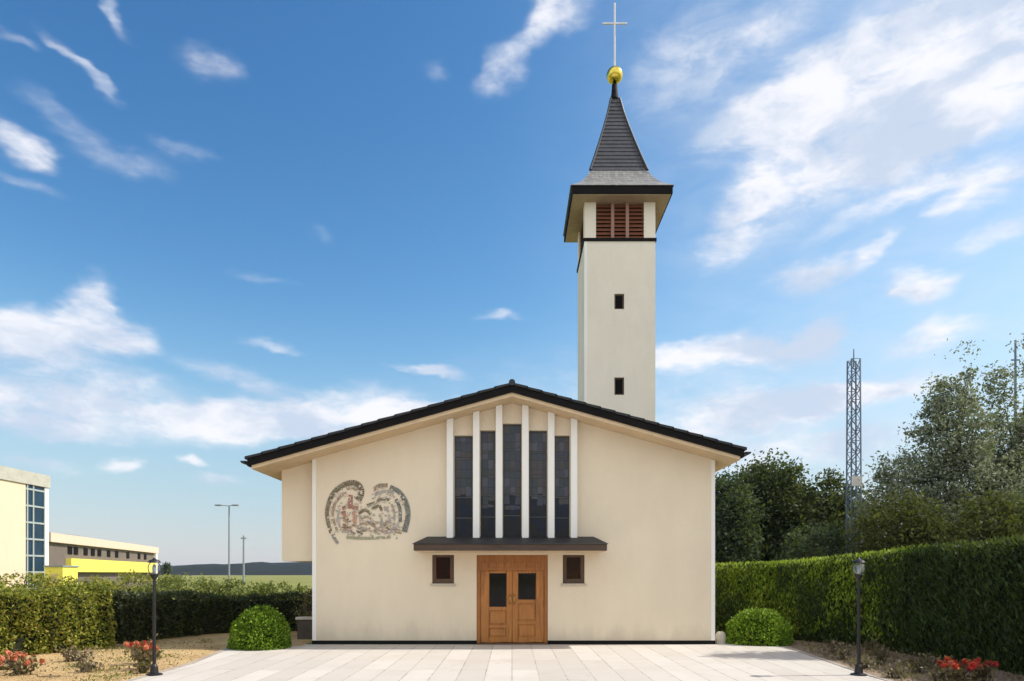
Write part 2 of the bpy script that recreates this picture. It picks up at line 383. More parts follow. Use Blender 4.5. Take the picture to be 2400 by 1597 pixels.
# (px, py, half length, half height, tilt, weight) in the picture, turned into azimuth and elevation
CLOUDS = [
    (1950, 180, 400, 105, 16, 1.05), (2210, 90, 330, 140, 12, 0.9), (2380, 60, 240, 160, 0, 0.95),
    (2290, 250, 260, 120, 0, 0.75), (2150, 330, 240, 140, 24, 0.7), (2330, 420, 190, 80, 10, 0.85), (2000, 300, 420, 170, 15, 0.42), (1850, 430, 420, 150, 25, 0.34), (1640, 160, 300, 150, 15, 0.30), (1500, 900, 900, 110, 0, 0.30),
    (1910, 370, 60, 66, 60, 0.62), (2035, 385, 75, 60, 40, 0.62), (1700, 300, 240, 60, 18, 0.45),
    (1720, 540, 150, 60, 30, 0.62), (1770, 420, 140, 60, 30, 0.4), (2080, 480, 260, 40, 12, 0.5),
    (1240, 100, 130, 55, 38, 0.66), (1330, 20, 120, 40, 5, 0.6), (1600, 130, 180, 110, 20, 0.40),
    (1150, 170, 60, 40, 30, 0.4), (1820, 60, 170, 60, 5, 0.45),
    (200, 720, 100, 105, -30, 1.3), (250, 775, 140, 80, -18, 1.3), (70, 775, 250, 82, 0, 1.25), (120, 845, 260, 55, 0, 0.6),
    (300, 960, 700, 95, 0, 0.95), (760, 955, 380, 75, 3, 0.9), (560, 870, 220, 34, -4, 0.55), (1000, 860, 130, 16, -6, 0.65),
    (1010, 960, 200, 50, 8, 0.7), (90, 1000, 250, 44, 0, 0.7), (640, 1010, 320, 30, 0, 0.7),
    (1160, 752, 75, 18, 0, 0.5), (650, 812, 130, 18, 0, 0.4), (600, 650, 110, 22, 0, 0.28),
    (1680, 815, 300, 50, 0, 0.95), (1890, 775, 110, 44, 10, 0.95), (1830, 830, 200, 40, 0, 0.5),
    (1760, 965, 320, 70, 2, 1.0), (1960, 950, 220, 55, 8, 0.9), (1900, 1050, 420, 70, 0, 0.7), (2150, 900, 260, 60, 0, 0.5),
    (2180, 670, 120, 66, -16, 1.0), (1930, 635, 170, 45, 2, 0.85), (2075, 572, 65, 34, 20, 0.7), (2200, 790, 170, 44, 0, 0.72),
    (2340, 540, 120, 36, 15, 0.5), (2210, 480, 90, 26, 5, 0.5),
    (305, 1085, 66, 26, 0, 0.85), (478, 1088, 60, 26, 0, 0.7), (530, 1138, 90, 22, 0, 0.65), (90, 1080, 170, 24, 0, 0.5),
    (285, 40, 80, 26, -35, 0.6), (190, 170, 130, 26, -28, 0.62), (45, 110, 70, 20, 0, 0.4), (30, 340, 110, 46, -8, 0.72),
    (150, 290, 150, 40, -12, 0.36), (500, 160, 95, 50, 0, 0.4), (290, 385, 180, 30, 0, 0.32), (440, 375, 110, 30, 0, 0.28),
    (60, 440, 150, 28, -6, 0.36), (1010, 175, 60, 24, 0, 0.24), (740, 545, 40, 24, 0, 0.22),
]
SKY_GRADE = ((2.1, 1.98), (1.2, 1.53), (0.92, 1.18))
CLOUD_FILL = (5.3, 5.4, 5.5)
HAZE = 0.00009
SKY_STRENGTH = 0.12
SKY_HUE, SKY_SAT, SKY_VAL = 0.495, 1.06, 0.88
HORIZON = (1.68, 2.35, 3.1)
CLOUD_W = (4.3, 4.3, 4.5); CLOUD_D = (2.7, 3.1, 3.8)
build_world()
sun = bpy.data.lights.new('sun', 'SUN'); sun.energy = 2.7; sun.angle = R(0.53); sun.color = (1.0, 0.955, 0.88)
so = bpy.data.objects.new('sun', sun); COL.objects.link(so); so.location = (40, 5, 50)
sd = Vector((math.cos(SUN_EL)*math.cos(SUN_AZ), math.cos(SUN_EL)*math.sin(SUN_AZ), math.sin(SUN_EL)))
so.rotation_euler = sd.to_track_quat('Z', 'Y').to_euler()

# ------------------------------------------------------------------ ground
def ground_material():
    m, nt, out = new_mat('meadow'); v = objco(nt)
    a = noise(nt, v, 0.06, 5, 0.6); b = noise(nt, v, 1.2, 6, 0.65); c = noise(nt, v, 14, 5, 0.7)
    f = math_n(nt, 'ADD', math_n(nt, 'MULTIPLY', a, 0.5), math_n(nt, 'ADD', math_n(nt, 'MULTIPLY', b, 0.25), math_n(nt, 'MULTIPLY', c, 0.25)))
    col = ramp(nt, f, [(0.3, (0.09, 0.11, 0.03)), (0.5, (0.19, 0.20, 0.06)), (0.7, (0.30, 0.28, 0.11))])
    finish(nt, out, col, 0.95, 0, bump(nt, c, 0.6, 0.05), 0.1); return m
def paving_material():
    m, nt, out = new_mat('paving'); v = objco(nt)
    wv = N(nt, 'ShaderNodeVectorMath', operation='ADD'); L(nt, v, wv.inputs[0])
    bt = N(nt, 'ShaderNodeTexBrick'); bt.offset = 0.5
    L(nt, scaled(nt, v, (1, 1, 1), (0, 0, R(90))), bt.inputs['Vector'])
    bt.inputs['Scale'].default_value = 1.0; bt.inputs['Brick Width'].default_value = 2.7; bt.inputs['Row Height'].default_value = 0.45
    bt.inputs['Mortar Size'].default_value = 0.012; bt.inputs['Mortar Smooth'].default_value = 0.3
    bt.inputs['Color1'].default_value = (0.45, 0.42, 0.375, 1); bt.inputs['Color2'].default_value = (0.53, 0.50, 0.45, 1)
    bt.inputs['Mortar'].default_value = (0.38, 0.35, 0.305, 1)
    a = noise(nt, v, 0.7, 5, 0.65); b = noise(nt, v, 45, 4, 0.7)
    col = mixc(nt, smooth(nt, a, 0.42, 0.68, 0, 0.30), bt.outputs[0], (0.40, 0.35, 0.29))
    col = mixc(nt, smooth(nt, b, 0.45, 0.75, 0, 0.35), col, (0.38, 0.35, 0.32))
    st = noise(nt, v, 2.4, 6, 0.7, 0.8); col = mixc(nt, smooth(nt, st, 0.58, 0.72, 0, 0.30), col, (0.25, 0.22, 0.18))
    mo = noise(nt, v, 3.1, 3, 0.6); col = mixc(nt, math_n(nt, 'MULTIPLY', math_n(nt, 'MULTIPLY', bt.outputs[1], 1.0), smooth(nt, mo, 0.46, 0.66, 0, 0.6)), col, (0.14, 0.13, 0.08))
    finish(nt, out, col, 0.85, 0, bump(nt, b, 0.25, 0.01), 0.3); return m
def soil_material(name, c1, c2, c3):
    m, nt, out = new_mat(name); v = objco(nt)
    a = noise(nt, v, 1.1, 5, 0.6); b = noise(nt, v, 22, 6, 0.75); vo = N(nt, 'ShaderNodeTexVoronoi'); vo.inputs['Scale'].default_value = 28; L(nt, v, vo.inputs['Vector'])
    f = math_n(nt, 'ADD', math_n(nt, 'MULTIPLY', a, 0.45), math_n(nt, 'ADD', math_n(nt, 'MULTIPLY', b, 0.35), math_n(nt, 'MULTIPLY', vo.outputs['Distance'], 0.3)))
    col = ramp(nt, f, [(0.3, c1), (0.5, c2), (0.68, c3)])
    finish(nt, out, col, 0.95, 0, bump(nt, math_n(nt, 'ADD', b, vo.outputs['Distance']), 0.8, 0.04), 0.15); return m
M['meadow'] = ground_material(); M['paving'] = paving_material()
M['soil'] = soil_material('dry_soil', (0.20, 0.115, 0.05), (0.47, 0.32, 0.15), (0.60, 0.45, 0.23))
M['mulch'] = soil_material('bark_mulch', (0.09, 0.06, 0.04), (0.24, 0.17, 0.12), (0.40, 0.31, 0.22))
b = MB(); b.quad((-2600, -300, 0), (2600, -300, 0), (2600, 3200, 0), (-2600, 3200, 0))
tag(b.build('ground', M['meadow']), kind='structure')
def sheet(name, pts, z, mat):
    b = MB(); b.poly([(x, y, z) for x, y in pts]); return tag(b.build(name, mat), kind='structure')
YF = 16.5
XL, XR = -6.05, 5.95
sheet('pavement', [(-40, -60), (40, -60), (40, 6.5), (XR, 6.5), (XR, 11.5), (6.35, 16.0), (6.3, YF+1), (5.0, YF+1), (5.0, YF-0.003), (-5.0, YF-0.003), (-5.0, 16.2), (-6.5, 16.0), (XL, 13.0), (XL, 6.5), (-40, 6.5)], 0.012, M['paving'])
sheet('soil_bed', [(-16, 6.5), (XL, 6.5), (XL, 13.0), (-6.5, 16.0), (-5.0, 16.2), (-5.0, 20.5), (-14, 20.5)], 0.008, M['soil'])
sheet('mulch_bed', [(XR, 6.5), (13, 6.5), (13, 20.0), (5.0, 20.0), (5.0, YF+1), (6.3, YF+1), (6.35, 16.0), (XR, 11.5)], 0.008, M['mulch'])
# edging strips between paving and beds: low kerb stones
def kerb(pts, name):
    b = MB()
    for (x0, y0), (x1, y1) in zip(pts[:-1], pts[1:]):
        d = Vector((x1-x0, y1-y0, 0)); n = Vector((-d.y, d.x, 0)).normalized()*0.05; Lm = d.length; k = max(1, round(Lm/0.8)); u = d/k
        for i in range(k):
            p = Vector((x0, y0, 0))+u*i; q = p+u*0.985
            b.prism([p-n, q-n, q+n, p+n], (0, 0, 0.02))
    return tag(b.build(name, M['kerb']), kind='structure')
kerb([(XL-0.06, 6.6), (XL-0.06, 13.0), (-6.56, 16.0)], 'kerb')
kerb([(XR+0.06, 6.6), (XR+0.06, 11.5), (6.41, 16.0)], 'kerb')

# far wooded ridge
def hills():
    b = MB(); x = -1500; pts = []
    while x <= 1500:
        pts.append((x, 1000 + 120*math.sin(x*0.004), 17 + 3.0*math.sin(x*0.006+1) + 2.0*math.sin(x*0.017) + random.uniform(-0.8, 1.2))); x += 12
    for p, q in zip(pts[:-1], pts[1:]):
        b.quad((p[0], p[1]-150, -1), (q[0], q[1]-150, -1), (q[0], q[1]-60, q[2]*0.7), (p[0], p[1]-60, p[2]*0.7))
        b.quad((p[0], p[1]-60, p[2]*0.7), (q[0], q[1]-60, q[2]*0.7), (q[0], q[1], q[2]), (p[0], p[1], p[2]))
        b.quad((p[0], p[1], p[2]), (q[0], q[1], q[2]), (q[0], q[1]+300, -1), (p[0], p[1]+300, -1))
    return tag(b.build('hills', mat_plain('far_forest', (0.009, 0.015, 0.015), 0.95, 0, 0.5, 0.05, 0.0, 0.1)), kind='structure')
hills()

# ------------------------------------------------------------------ church
RIDGE_Z, SLOPE = 6.14, 0.2796
def top_under(x): return RIDGE_Z - 0.30 - SLOPE*abs(x)      # underside of soffit
XW0, XW1 = -4.82, 4.90
YB = 24.0
church = thing('church', (0, YF, 0), 'cream rendered church front with low dark gable roof and five tall narrow windows', 'church')
K = 97.0  # picture pixels per metre on the front wall
def fx(px): return (px-CX)/K
def fz(py): return EYE + (HY-py)/K
wins = [(1067, 1107, 1021), (1127, 1160, 1008), (1180, 1221, 994), (1241, 1282, 1008), (1301, 1334, 1021)]
fins = [1056, 1117, 1170, 1231, 1291, 1344]
fin_w = 0.155
op = []
fx_c = [fx(p) for p in fins]
for i, t in enumerate((1021, 1009, 993, 1009, 1021)):
    op.append((fx_c[i]+fin_w/2+0.012, fx_c[i+1]-fin_w/2-0.012, fz(1262), fz(t), 0.20))
op.append((fx(1117), fx(1284), 0.0, fz(1301), 0.22))        # door
op.append((fx(1013), fx(1064), fz(1368), fz(1301), 0.16))   # small windows
op.append((fx(1319), fx(1370), fz(1368), fz(1301), 0.16))
b = MB()
xs = sorted(set([XW0, XW1, 0.0] + [o[0] for o in op] + [o[1] for o in op]))
zs = sorted(set([0.0] + [o[2] for o in op] + [o[3] for o in op]))
for x0, x1 in zip(xs[:-1], xs[1:]):
    xm = (x0+x1)/2
    zc = [z for z in zs if z < min(top_under(x0), top_under(x1))-0.02]
    for j, z0 in enumerate(zc):
        last = j == len(zc)-1
        z1a, z1b = (top_under(x0), top_under(x1)) if last else (zc[j+1], zc[j+1])
        zm = (z0 + min(z1a, z1b))/2
        if any(o[0] < xm < o[1] and o[2] < zm < o[3] for o in op): continue
        b.quad((x0, YF, z0), (x1, YF, z0), (x1, YF, z1b), (x0, YF, z1a))
for x0, x1, z0, z1, dp in op:
    y1 = YF+dp
    b.quad((x0, YF, z0), (x0, y1, z0), (x0, y1, z1), (x0, YF, z1)); b.quad((x1, YF, z0), (x1, YF, z1), (x1, y1, z1), (x1, y1, z0))
    b.quad((x0, YF, z1), (x0, y1, z1), (x1, y1, z1), (x1, YF, z1))
    if z0 > 0: b.quad((x0, YF, z0), (x1, YF, z0), (x1, y1, z0), (x0, y1, z0))
    b.quad((x0, y1, z0), (x1, y1, z0), (x1, y1, z1), (x0, y1, z1))
b.quad((XW0, YF, 0), (XW0, YF, top_under(XW0)), (XW0, YB, top_under(XW0)), (XW0, YB, 0))
b.quad((XW1, YF, 0), (XW1, YB, 0), (XW1, YB, top_under(XW1)), (XW1, YF, top_under(XW1)))
b.poly([(XW0, YB, 0), (XW1, YB, 0), (XW1, YB, top_under(XW1)), (0, YB, top_under(0)), (XW0, YB, top_under(XW0))])
b.build('wall', M['wall'], church)
# plinth, proud of the wall, left out at the door
b = MB()
for x0, x1 in ((XW0-0.012, fx(1117)-0.0), (fx(1284), XW1+0.012)): b.box(x0, x1, YF-0.014, YF+0.05, -0.02, 0.105)
b.box(XW0-0.014, XW0-0.001, YF+0.05, YB, -0.02, 0.085); b.box(XW1+0.001, XW1+0.014, YF+0.05, YB, -0.02, 0.085)
b.build('plinth', M['plinth'], church)
# white corner strips
for x0, x1 in ((XW0-0.006, XW0+0.085), (XW1-0.085, XW1+0.006)):
    b = MB(); zt = min(top_under(x0), top_under(x1))-0.01
    b.box(x0, x1, YF-0.009, YF+0.10, 0.106, zt); b.build('corner_strip', M['trim'], church)
# cantilevered side bay on the left wall
XB = -5.66; yb0, yb1 = YF+0.28, YB-1.0
b = MB(); zb = 2.03
b.prism([(XB, yb0, zb), (XW0-0.002, yb0, zb), (XW0-0.002, yb0, top_under(XW0)-0.002), (XB, yb0, top_under(XB)-0.002)], (0, yb1-yb0, 0))
b.build('side_bay', M['wall'], church)
# roof: tile layer, dark verge boards, soffit boards
Y0, Y1 = 15.8, 24.45
XE0, XE1 = -6.15, 5.40
def rz(x, off): return RIDGE_Z - off - SLOPE*abs(x)
def slab(mb, xa, xb, y0, y1, o0, o1):
    mb.prism([(xa, y0, rz(xa, o0)), (xb, y0, rz(xb, o0)), (xb, y0, rz(xb, o1)), (xa, y0, rz(xa, o1))], (0, y1-y0, 0))
b = MB()
nrow = 16
for xa, xb in ((0.0, XE0), (0.0, XE1)):
    for i in range(nrow):              # overlapping courses of tiles, each a little proud of the next
        u0 = xa + (xb-xa)*i/nrow; u1 = xa + (xb-xa)*(i+1)/nrow*1.0
        ov = 0.012
        b.prism([(u0, Y0-0.03, rz(u0, 0.0)), (u1+math.copysign(0.03, xb), Y0-0.03, rz(u1, 0.0)+ov), (u1+math.copysign(0.03, xb), Y0-0.03, rz(u1, 0.05)), (u0, Y0-0.03, rz(u0, 0.05))], (0, Y1-Y0+0.06, 0))
roof = b.build('roof', M['roof'], church, weld=False)
b = MB(); b.tube([(0, Y0-0.05, RIDGE_Z+0.0), (0, Y1+0.03, RIDGE_Z+0.0)], 0.075, 10); b.build('ridge_cap', M['roofedge'], roof)
b = MB()
slab(b, XE0+0.02, 0, Y0, Y0+0.045, 0.055, 0.215); slab(b, 0, XE1-0.02, Y0, Y0+0.045, 0.055, 0.215)
slab(b, XE0+0.02, 0, Y1-0.045, Y1, 0.055, 0.235); slab(b, 0, XE1-0.02, Y1-0.045, Y1, 0.055, 0.235)
b.box(XE0+0.02, XE0+0.06, Y0+0.046, Y1-0.046, rz(XE0, 0.21), rz(XE0, 0.056)); b.box(XE1-0.06, XE1-0.02, Y0+0.046, Y1-0.046, rz(XE1, 0.21), rz(XE1, 0.056))
b.build('fascia', M['fascia'], church)
b = MB()
slab(b, XE0+0.10, 0, Y0+0.05, Y1-0.05, 0.20, 0.298); slab(b, 0, XE1-0.10, Y0+0.05, Y1-0.05, 0.20, 0.298)
b.build('soffit', M['soffit'], church)
for xe, s in ((XE0, -1), (XE1, 1)):
    b = MB(); r = 0.065; zc = rz(xe, 0.085); xc = xe+s*0.075
    prof = [(xc+r*math.cos(a), zc+r*math.sin(a)) for a in [math.pi+math.pi*k/10 for k in range(11)]]
    prof += [(xc+(r-0.012)*math.cos(a), zc+(r-0.012)*math.sin(a)) for a in [2*math.pi-math.pi*k/10 for k in range(11)]]
    b.prism([(x, Y0+0.0, z) for x, z in prof], (0, Y1-Y0, 0))
    b.prism([(x, Y0+0.0, z) for x, z in prof[:11]], (0, 0.012, 0))
    b.build('gutter', M['roofedge'], church)
# white fins between the tall windows
for xc in fx_c:
    b = MB(); x0, x1 = xc-fin_w/2, xc+fin_w/2; zb0 = fz(1262)-0.0
    b.prism([(x0, YF-0.20, zb0), (x1, YF-0.20, zb0), (x1, YF-0.20, top_under(x1)-0.004)] + ([(0, YF-0.2, top_under(0)-0.004)] if x0 < 0 < x1 else []) + [(x0, YF-0.20, top_under(x0)-0.004)], (0, 0.199, 0))
    b.build('fin', M['trim'], church, bevel=0.006)
# tall leaded windows
for (x0, x1, z0, z1, dp) in op[:5]:
    b = MB(); y0, y1 = YF+0.10, YF+0.15; t = 0.02
    b.box(x0+0.002, x0+t, y0, y1, z0, z1-0.002); b.box(x1-t, x1-0.002, y0, y1, z0, z1-0.002)
    b.box(x0+t, x1-t, y0, y1, z1-t, z1-0.002); b.box(x0+t, x1-t, y0, y1, z0+0.001, z0+t)
    k = 5
    for i in range(1, k):
        zz = z0+(z1-z0)*i/k; b.box(x0+t, x1-t, y0+0.004, y1-0.006, zz-0.012, zz+0.012)
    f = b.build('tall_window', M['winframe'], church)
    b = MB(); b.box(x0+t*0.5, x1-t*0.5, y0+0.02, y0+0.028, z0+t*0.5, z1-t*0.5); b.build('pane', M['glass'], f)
# small square windows by the door
for n, (x0, x1, z0, z1, dp) in enumerate(op[6:8]):
    b = MB(); y0, y1 = YF+0.02, YF+0.10; t = 0.095
    b.box(x0+0.002, x0+t, y0, y1, z0, z1-0.002); b.box(x1-t, x1-0.002, y0, y1, z0, z1-0.002)
    b.box(x0+t, x1-t, y0, y1, z1-t*0.6, z1-0.002); b.box(x0+t, x1-t, y0, y1, z0+0.001, z0+t*1.2)
    f = b.build('small_window', M['brown'], church, bevel=0.008)
    b = MB(); b.box(x0+t*0.8, x1-t*0.8, y0+0.05, y0+0.058, z0+t*0.8, z1-t*0.4); b.build('pane', M['smallglass'] if n == 0 else M['brownglass'], f)
    b = MB(); b.box(x0-0.04, x1+0.04, YF-0.06, YF-0.001, z0-0.045, z0-0.004); b.build('sill', M['stone'], f, bevel=0.006)
# canopy over the entrance: brown board below, shallow hipped slate above
YC = YF-0.95
kc = F/YC
cx0, cx1 = (969-CX)/kc, (1423-CX)/kc
zc0, zc1 = EYE+(HY-1291)/kc, EYE+(HY-1275)/kc
b = MB(); b.box(cx0, cx1, YC, YF-0.002, zc0, zc1)
can = b.build('canopy', M['canopywood'], church, bevel=0.012)
b = MB()
zt = EYE+(HY-1258)/K; xi0, xi1 = cx0+0.20, cx1-0.20
e = 0.03
b.poly([(cx0-e, YC-e, zc1+0.002), (cx1+e, YC-e, zc1+0.002), (xi1, YF-0.003, zt), (xi0, YF-0.003, zt)])
b.poly([(cx0-e, YC-e, zc1+0.002), (xi0, YF-0.003, zt), (cx0-e, YF-0.003, zc1+0.002)])
b.poly([(cx1+e, YC-e, zc1+0.002), (cx1+e, YF-0.003, zc1+0.002), (xi1, YF-0.003, zt)])
b.poly([(cx0-e, YC-e, zc1+0.002), (cx0-e, YF-0.003, zc1+0.002), (cx1+e, YF-0.003, zc1+0.002), (cx1+e, YC-e, zc1+0.002)])
b.poly([(cx0-e, YF-0.003, zc1+0.002), (xi0, YF-0.003, zt), (xi1, YF-0.003, zt), (cx1+e, YF-0.003, zc1+0.002)])
b.build('canopy_roof', M['roof'], can)
b = MB(); b.box(cx0+0.03, cx1-0.03, YC+0.03, YF-0.004, zc0-0.012, zc0-0.001); b.build('canopy_ceiling', M['soffit'], can)
# entrance door
dx0, dx1, dz1 = op[5][0], op[5][1], op[5][3]
b = MB(); y0, y1 = YF+0.03, YF+0.13; t = 0.085; ztr = fz(1338)
b.box(dx0+0.002, dx0+t, y0, y1, 0.0, dz1-0.002); b.box(dx1-t, dx1-0.002, y0, y1, 0.0, dz1-0.002)
b.box(dx0+t, dx1-t, y0, y1, ztr, dz1-0.002)
for i in range(8):                      # carved blocks on the head board
    xx = dx0+t+0.05+(dx1-dx0-2*t-0.1)*(i+0.5)/8; hgt = 0.14
    b.prism([(xx-0.07, y0-0.012, ztr+0.07), (xx+0.07, y0-0.012, ztr+0.07), (xx+0.07, y0-0.012, ztr+0.07+hgt), (xx-0.07, y0-0.012, ztr+0.07+hgt)], (0, 0.011, 0))
b.build('door_frame', M['doorframe'], church, bevel=0.008)
b = MB(); b.box(dx0+0.002, dx1-0.002, YF-0.06, YF+0.14, 0.0125, 0.042); b.build('threshold', M['brown'], church, bevel=0.006)
xm = (dx0+dx1)/2
def door_leaf(x0, x1, gx0, gx1, gz0, gz1, hinge_left):
    b = MB(); ya, yb = YF+0.06, YF+0.115
    z0, z1 = 0.055, ztr-0.004
    # stiles and rails around the glass and two lower panels
    b.box(x0, gx0, ya, yb, z0, z1); b.box(gx1, x1, ya, yb, z0, z1)
    b.box(gx0, gx1, ya, yb, gz1, z1); b.box(gx0, gx1, ya, yb, gz0-0.09, gz0)
    zmid = z0+(gz0-0.09-z0)*0.5
    b.box(gx0, gx1, ya, yb, zmid-0.04, zmid+0.04); b.box(gx0, gx1, ya, yb, z0, z0+0.12)
    for pz0, pz1 in ((z0+0.12, zmid-0.04), (zmid+0.04, gz0-0.09)):
        b.box(gx0, gx1, ya+0.022, yb-0.01, pz0, pz1)
        nb = 1
        for i in range(nb):
            h = (pz1-pz0-0.06)/nb; zz = pz0+0.03+h*i
            b.box(gx0+0.03, gx1-0.03, ya+0.006, ya+0.021, zz+0.008, zz+h-0.008)
    leaf = b.build('door_leaf', M['door'], church, bevel=0.006)
    b = MB(); b.box(gx0-0.01, gx1+0.01, ya+0.02, ya+0.028, gz0-0.01, gz1+0.01); b.build('pane', M['doorglass'], leaf)
    b = MB(); hx = x1-0.045 if hinge_left else x0+0.045
    b.tube([(hx, ya-0.045, 0.98), (hx, ya-0.045, 1.22)], 0.011, 8)
    b.tube([(hx, ya-0.045, 1.0), (hx, ya+0.002, 1.0)], 0.009, 8); b.tube([(hx, ya-0.045, 1.2), (hx, ya+0.002, 1.2)], 0.009, 8)
    b.build('handle', M['brass'], leaf, smooth_faces=True)
door_leaf(dx0+t+0.004, xm-0.004, fx(1146), fx(1187), fz(1423), fz(1344), True)
door_leaf(xm+0.004, dx1-t-0.004, fx(1214), fx(1256), fz(1406), fz(1344), False)

# wall mosaic of small stones on the left of the front
def mosaic():
    m, nt, out = new_mat('mosaic_stone')
    at = N(nt, 'ShaderNodeVertexColor'); at.layer_name = 'tile'
    n = noise(nt, objco(nt), 40, 3)
    finish(nt, out, mixc(nt, math_n(nt, 'MULTIPLY', n, 0.3), at.outputs[0], (0.10, 0.09, 0.08)), 0.7, 0, None, 0.3)
    vs, fs, cs = [], [], []
    def lin(c): return tuple(((x/255)/1.0)**2.2*1.4 for x in c)
    def tile(px, py, ang, w, h, c):
        ca, sa = math.cos(ang), math.sin(ang); i = len(vs); d = random.uniform(0.012, 0.02)
        cr = []
        for u, v in ((-w, -h), (w, -h), (w, h), (-w, h)):
            u *= random.uniform(0.85, 1.0); v *= random.uniform(0.85, 1.0)
            cr.append((fx(px+u*ca-v*sa), fz(py+u*sa+v*ca)))
        vs.extend([(p, YF-d, q) for p, q in cr] + [(p, YF-0.001, q) for p, q in cr])
        for q in ((0, 1, 2, 3), (0, 4, 5, 1), (1, 5, 6, 2), (2, 6, 7, 3), (3, 7, 4, 0)):
            fs.append(tuple(i+k for k in q)); cs.append(tuple(v*random.uniform(0.88, 1.12) for v in lin(c)))
    def stroke(pts, th0, th1, cols, st=4.3):
        # rows of stones laid along a smooth curve through pts
        P4 = [pts[0]]+list(pts)+[pts[-1]]; line = []
        for a in range(1, len(P4)-2):
            for k in range(14):
                t = k/14; p0, p1, p2, p3 = P4[a-1], P4[a], P4[a+1], P4[a+2]
                line.append(tuple(0.5*(2*p1[m]+(p2[m]-p0[m])*t+(2*p0[m]-5*p1[m]+4*p2[m]-p3[m])*t*t+(3*p1[m]-p0[m]-3*p2[m]+p3[m])*t**3) for m in (0, 1)))
        line.append(tuple(pts[-1])); seg = [math.dist(line[k], line[k+1]) for k in range(len(line)-1)]; tot = sum(seg); s = st/2
        while s < tot:
            r = s; k = 0
            while k < len(seg)-1 and r > seg[k]: r -= seg[k]; k += 1
            a, b_ = line[k], line[k+1]; u = r/max(seg[k], 1e-6); x = a[0]+(b_[0]-a[0])*u; y = a[1]+(b_[1]-a[1])*u
            ang = math.atan2(b_[1]-a[1], b_[0]-a[0]); th = th0+(th1-th0)*s/tot; nr = max(1, round(th/st))
            for m in range(nr):
                o = (m-(nr-1)/2)*th/nr
                if random.random() < 0.95: tile(x-o*math.sin(ang), y+o*math.cos(ang), ang, st*0.47, th/nr*0.47, random.choice(cols))
            s += st
    BR = [(108, 98, 80), (120, 110, 90), (98, 88, 72)]; GY = [(106, 106, 102), (118, 118, 112), (96, 96, 92)]; LB = [(150, 134, 116), (138, 122, 104)]; PK = [(146, 106, 90), (132, 94, 78), (158, 118, 100)]; LP = [(180, 142, 124), (170, 130, 112)]; LG = [(156, 150, 142), (142, 138, 132)]
    stroke([(776, 1250), (767, 1215), (769, 1185), (782, 1156), (806, 1137), (830, 1132), (845, 1143), (846, 1160), (838, 1174)], 8, 15, BR)
    stroke([(812, 1146), (826, 1143), (836, 1150)], 8, 8, LB)
    stroke([(790, 1244), (780, 1212), (784, 1184), (798, 1164), (812, 1156)], 6, 7, LB)
    stroke([(797, 1238), (792, 1212), (797, 1190)], 5, 5, LG)
    stroke([(822, 1160), (821, 1188)], 10, 12, PK); stroke([(802, 1192), (820, 1188), (838, 1192)], 9, 9, PK)
    stroke([(805, 1198), (808, 1212), (816, 1222)], 10, 10, PK); stroke([(829, 1198), (832, 1216), (830, 1238)], 11, 9, LP); stroke([(806, 1228), (812, 1246)], 8, 8, PK)
    stroke([(874, 1150), (888, 1139), (908, 1138)], 9, 10, LB+BR[1:2]); stroke([(878, 1160), (900, 1152), (922, 1154)], 8, 8, LG)
    stroke([(914, 1142), (936, 1154), (952, 1180), (956, 1210), (948, 1246)], 11, 13, GY)
    stroke([(928, 1170), (937, 1192), (938, 1224)], 8, 8, GY); stroke([(918, 1182), (924, 1204), (922, 1240)], 6, 6, LG)
    stroke([(860, 1186), (876, 1180), (896, 1170), (912, 1172)], 8, 7, BR); stroke([(872, 1192), (888, 1186), (894, 1196)], 7, 7, BR)
    stroke([(900, 1188), (910, 1200), (912, 1222)], 6, 6, LG); stroke([(884, 1206), (894, 1214), (892, 1232)], 6, 5, LG)
    stroke([(840, 1204), (856, 1196), (868, 1204)], 8, 7, BR); stroke([(846, 1216), (860, 1212), (874, 1220)], 6, 6, LB); stroke([(842, 1230), (862, 1226), (880, 1236)], 6, 6, LB)
    stroke([(812, 1260), (860, 1262), (916, 1259)], 7, 7, [(150, 146, 122), (140, 136, 114)]); stroke([(780, 1252), (786, 1266), (792, 1274)], 9, 7, [(146, 138, 134), (130, 122, 118)])
    for _ in range(380):            # pale infill between the drawn lines
        px, py = random.uniform(766, 958), random.uniform(1132, 1262)
        l = math.hypot((px-812)/46, (py-1200)/66); r = math.hypot((px-904)/50, (py-1200)/60)
        if (l < 1 or r < 1 or (py > 1212 and 786 < px < 936)) and not (852 < px < 872 and py < 1182): tile(px, py, random.uniform(-0.5, 0.5), 2.2, 1.9, random.choice([(172, 162, 148), (160, 148, 134), (182, 168, 150), (150, 142, 134)]))
    for _ in range(46):
        px, py = random.uniform(800, 938), random.uniform(1222, 1252); a = random.uniform(-0.6, 0.6); l = random.uniform(5, 11)
        stroke([(px-l*math.cos(a), py-l*math.sin(a)), (px+l*math.cos(a), py+l*math.sin(a))], 4, 4, random.choice([LB, BR, LG, LB]))
    me = bpy.data.meshes.new('wall_mosaic'); me.from_pydata(vs, [], fs); me.materials.append(m)
    ca = me.color_attributes.new('tile', 'FLOAT_COLOR', 'CORNER'); k = 0
    for p, c in zip(me.polygons, cs):
        for _ in p.loop_indices: ca.data[k].color = (*c, 1); k += 1
    o = bpy.data.objects.new('wall_mosaic', me); COL.objects.link(o); put(o, church); return o
tag(mosaic(), 'grey, brown and pink stone mosaic of rounded wing shapes')

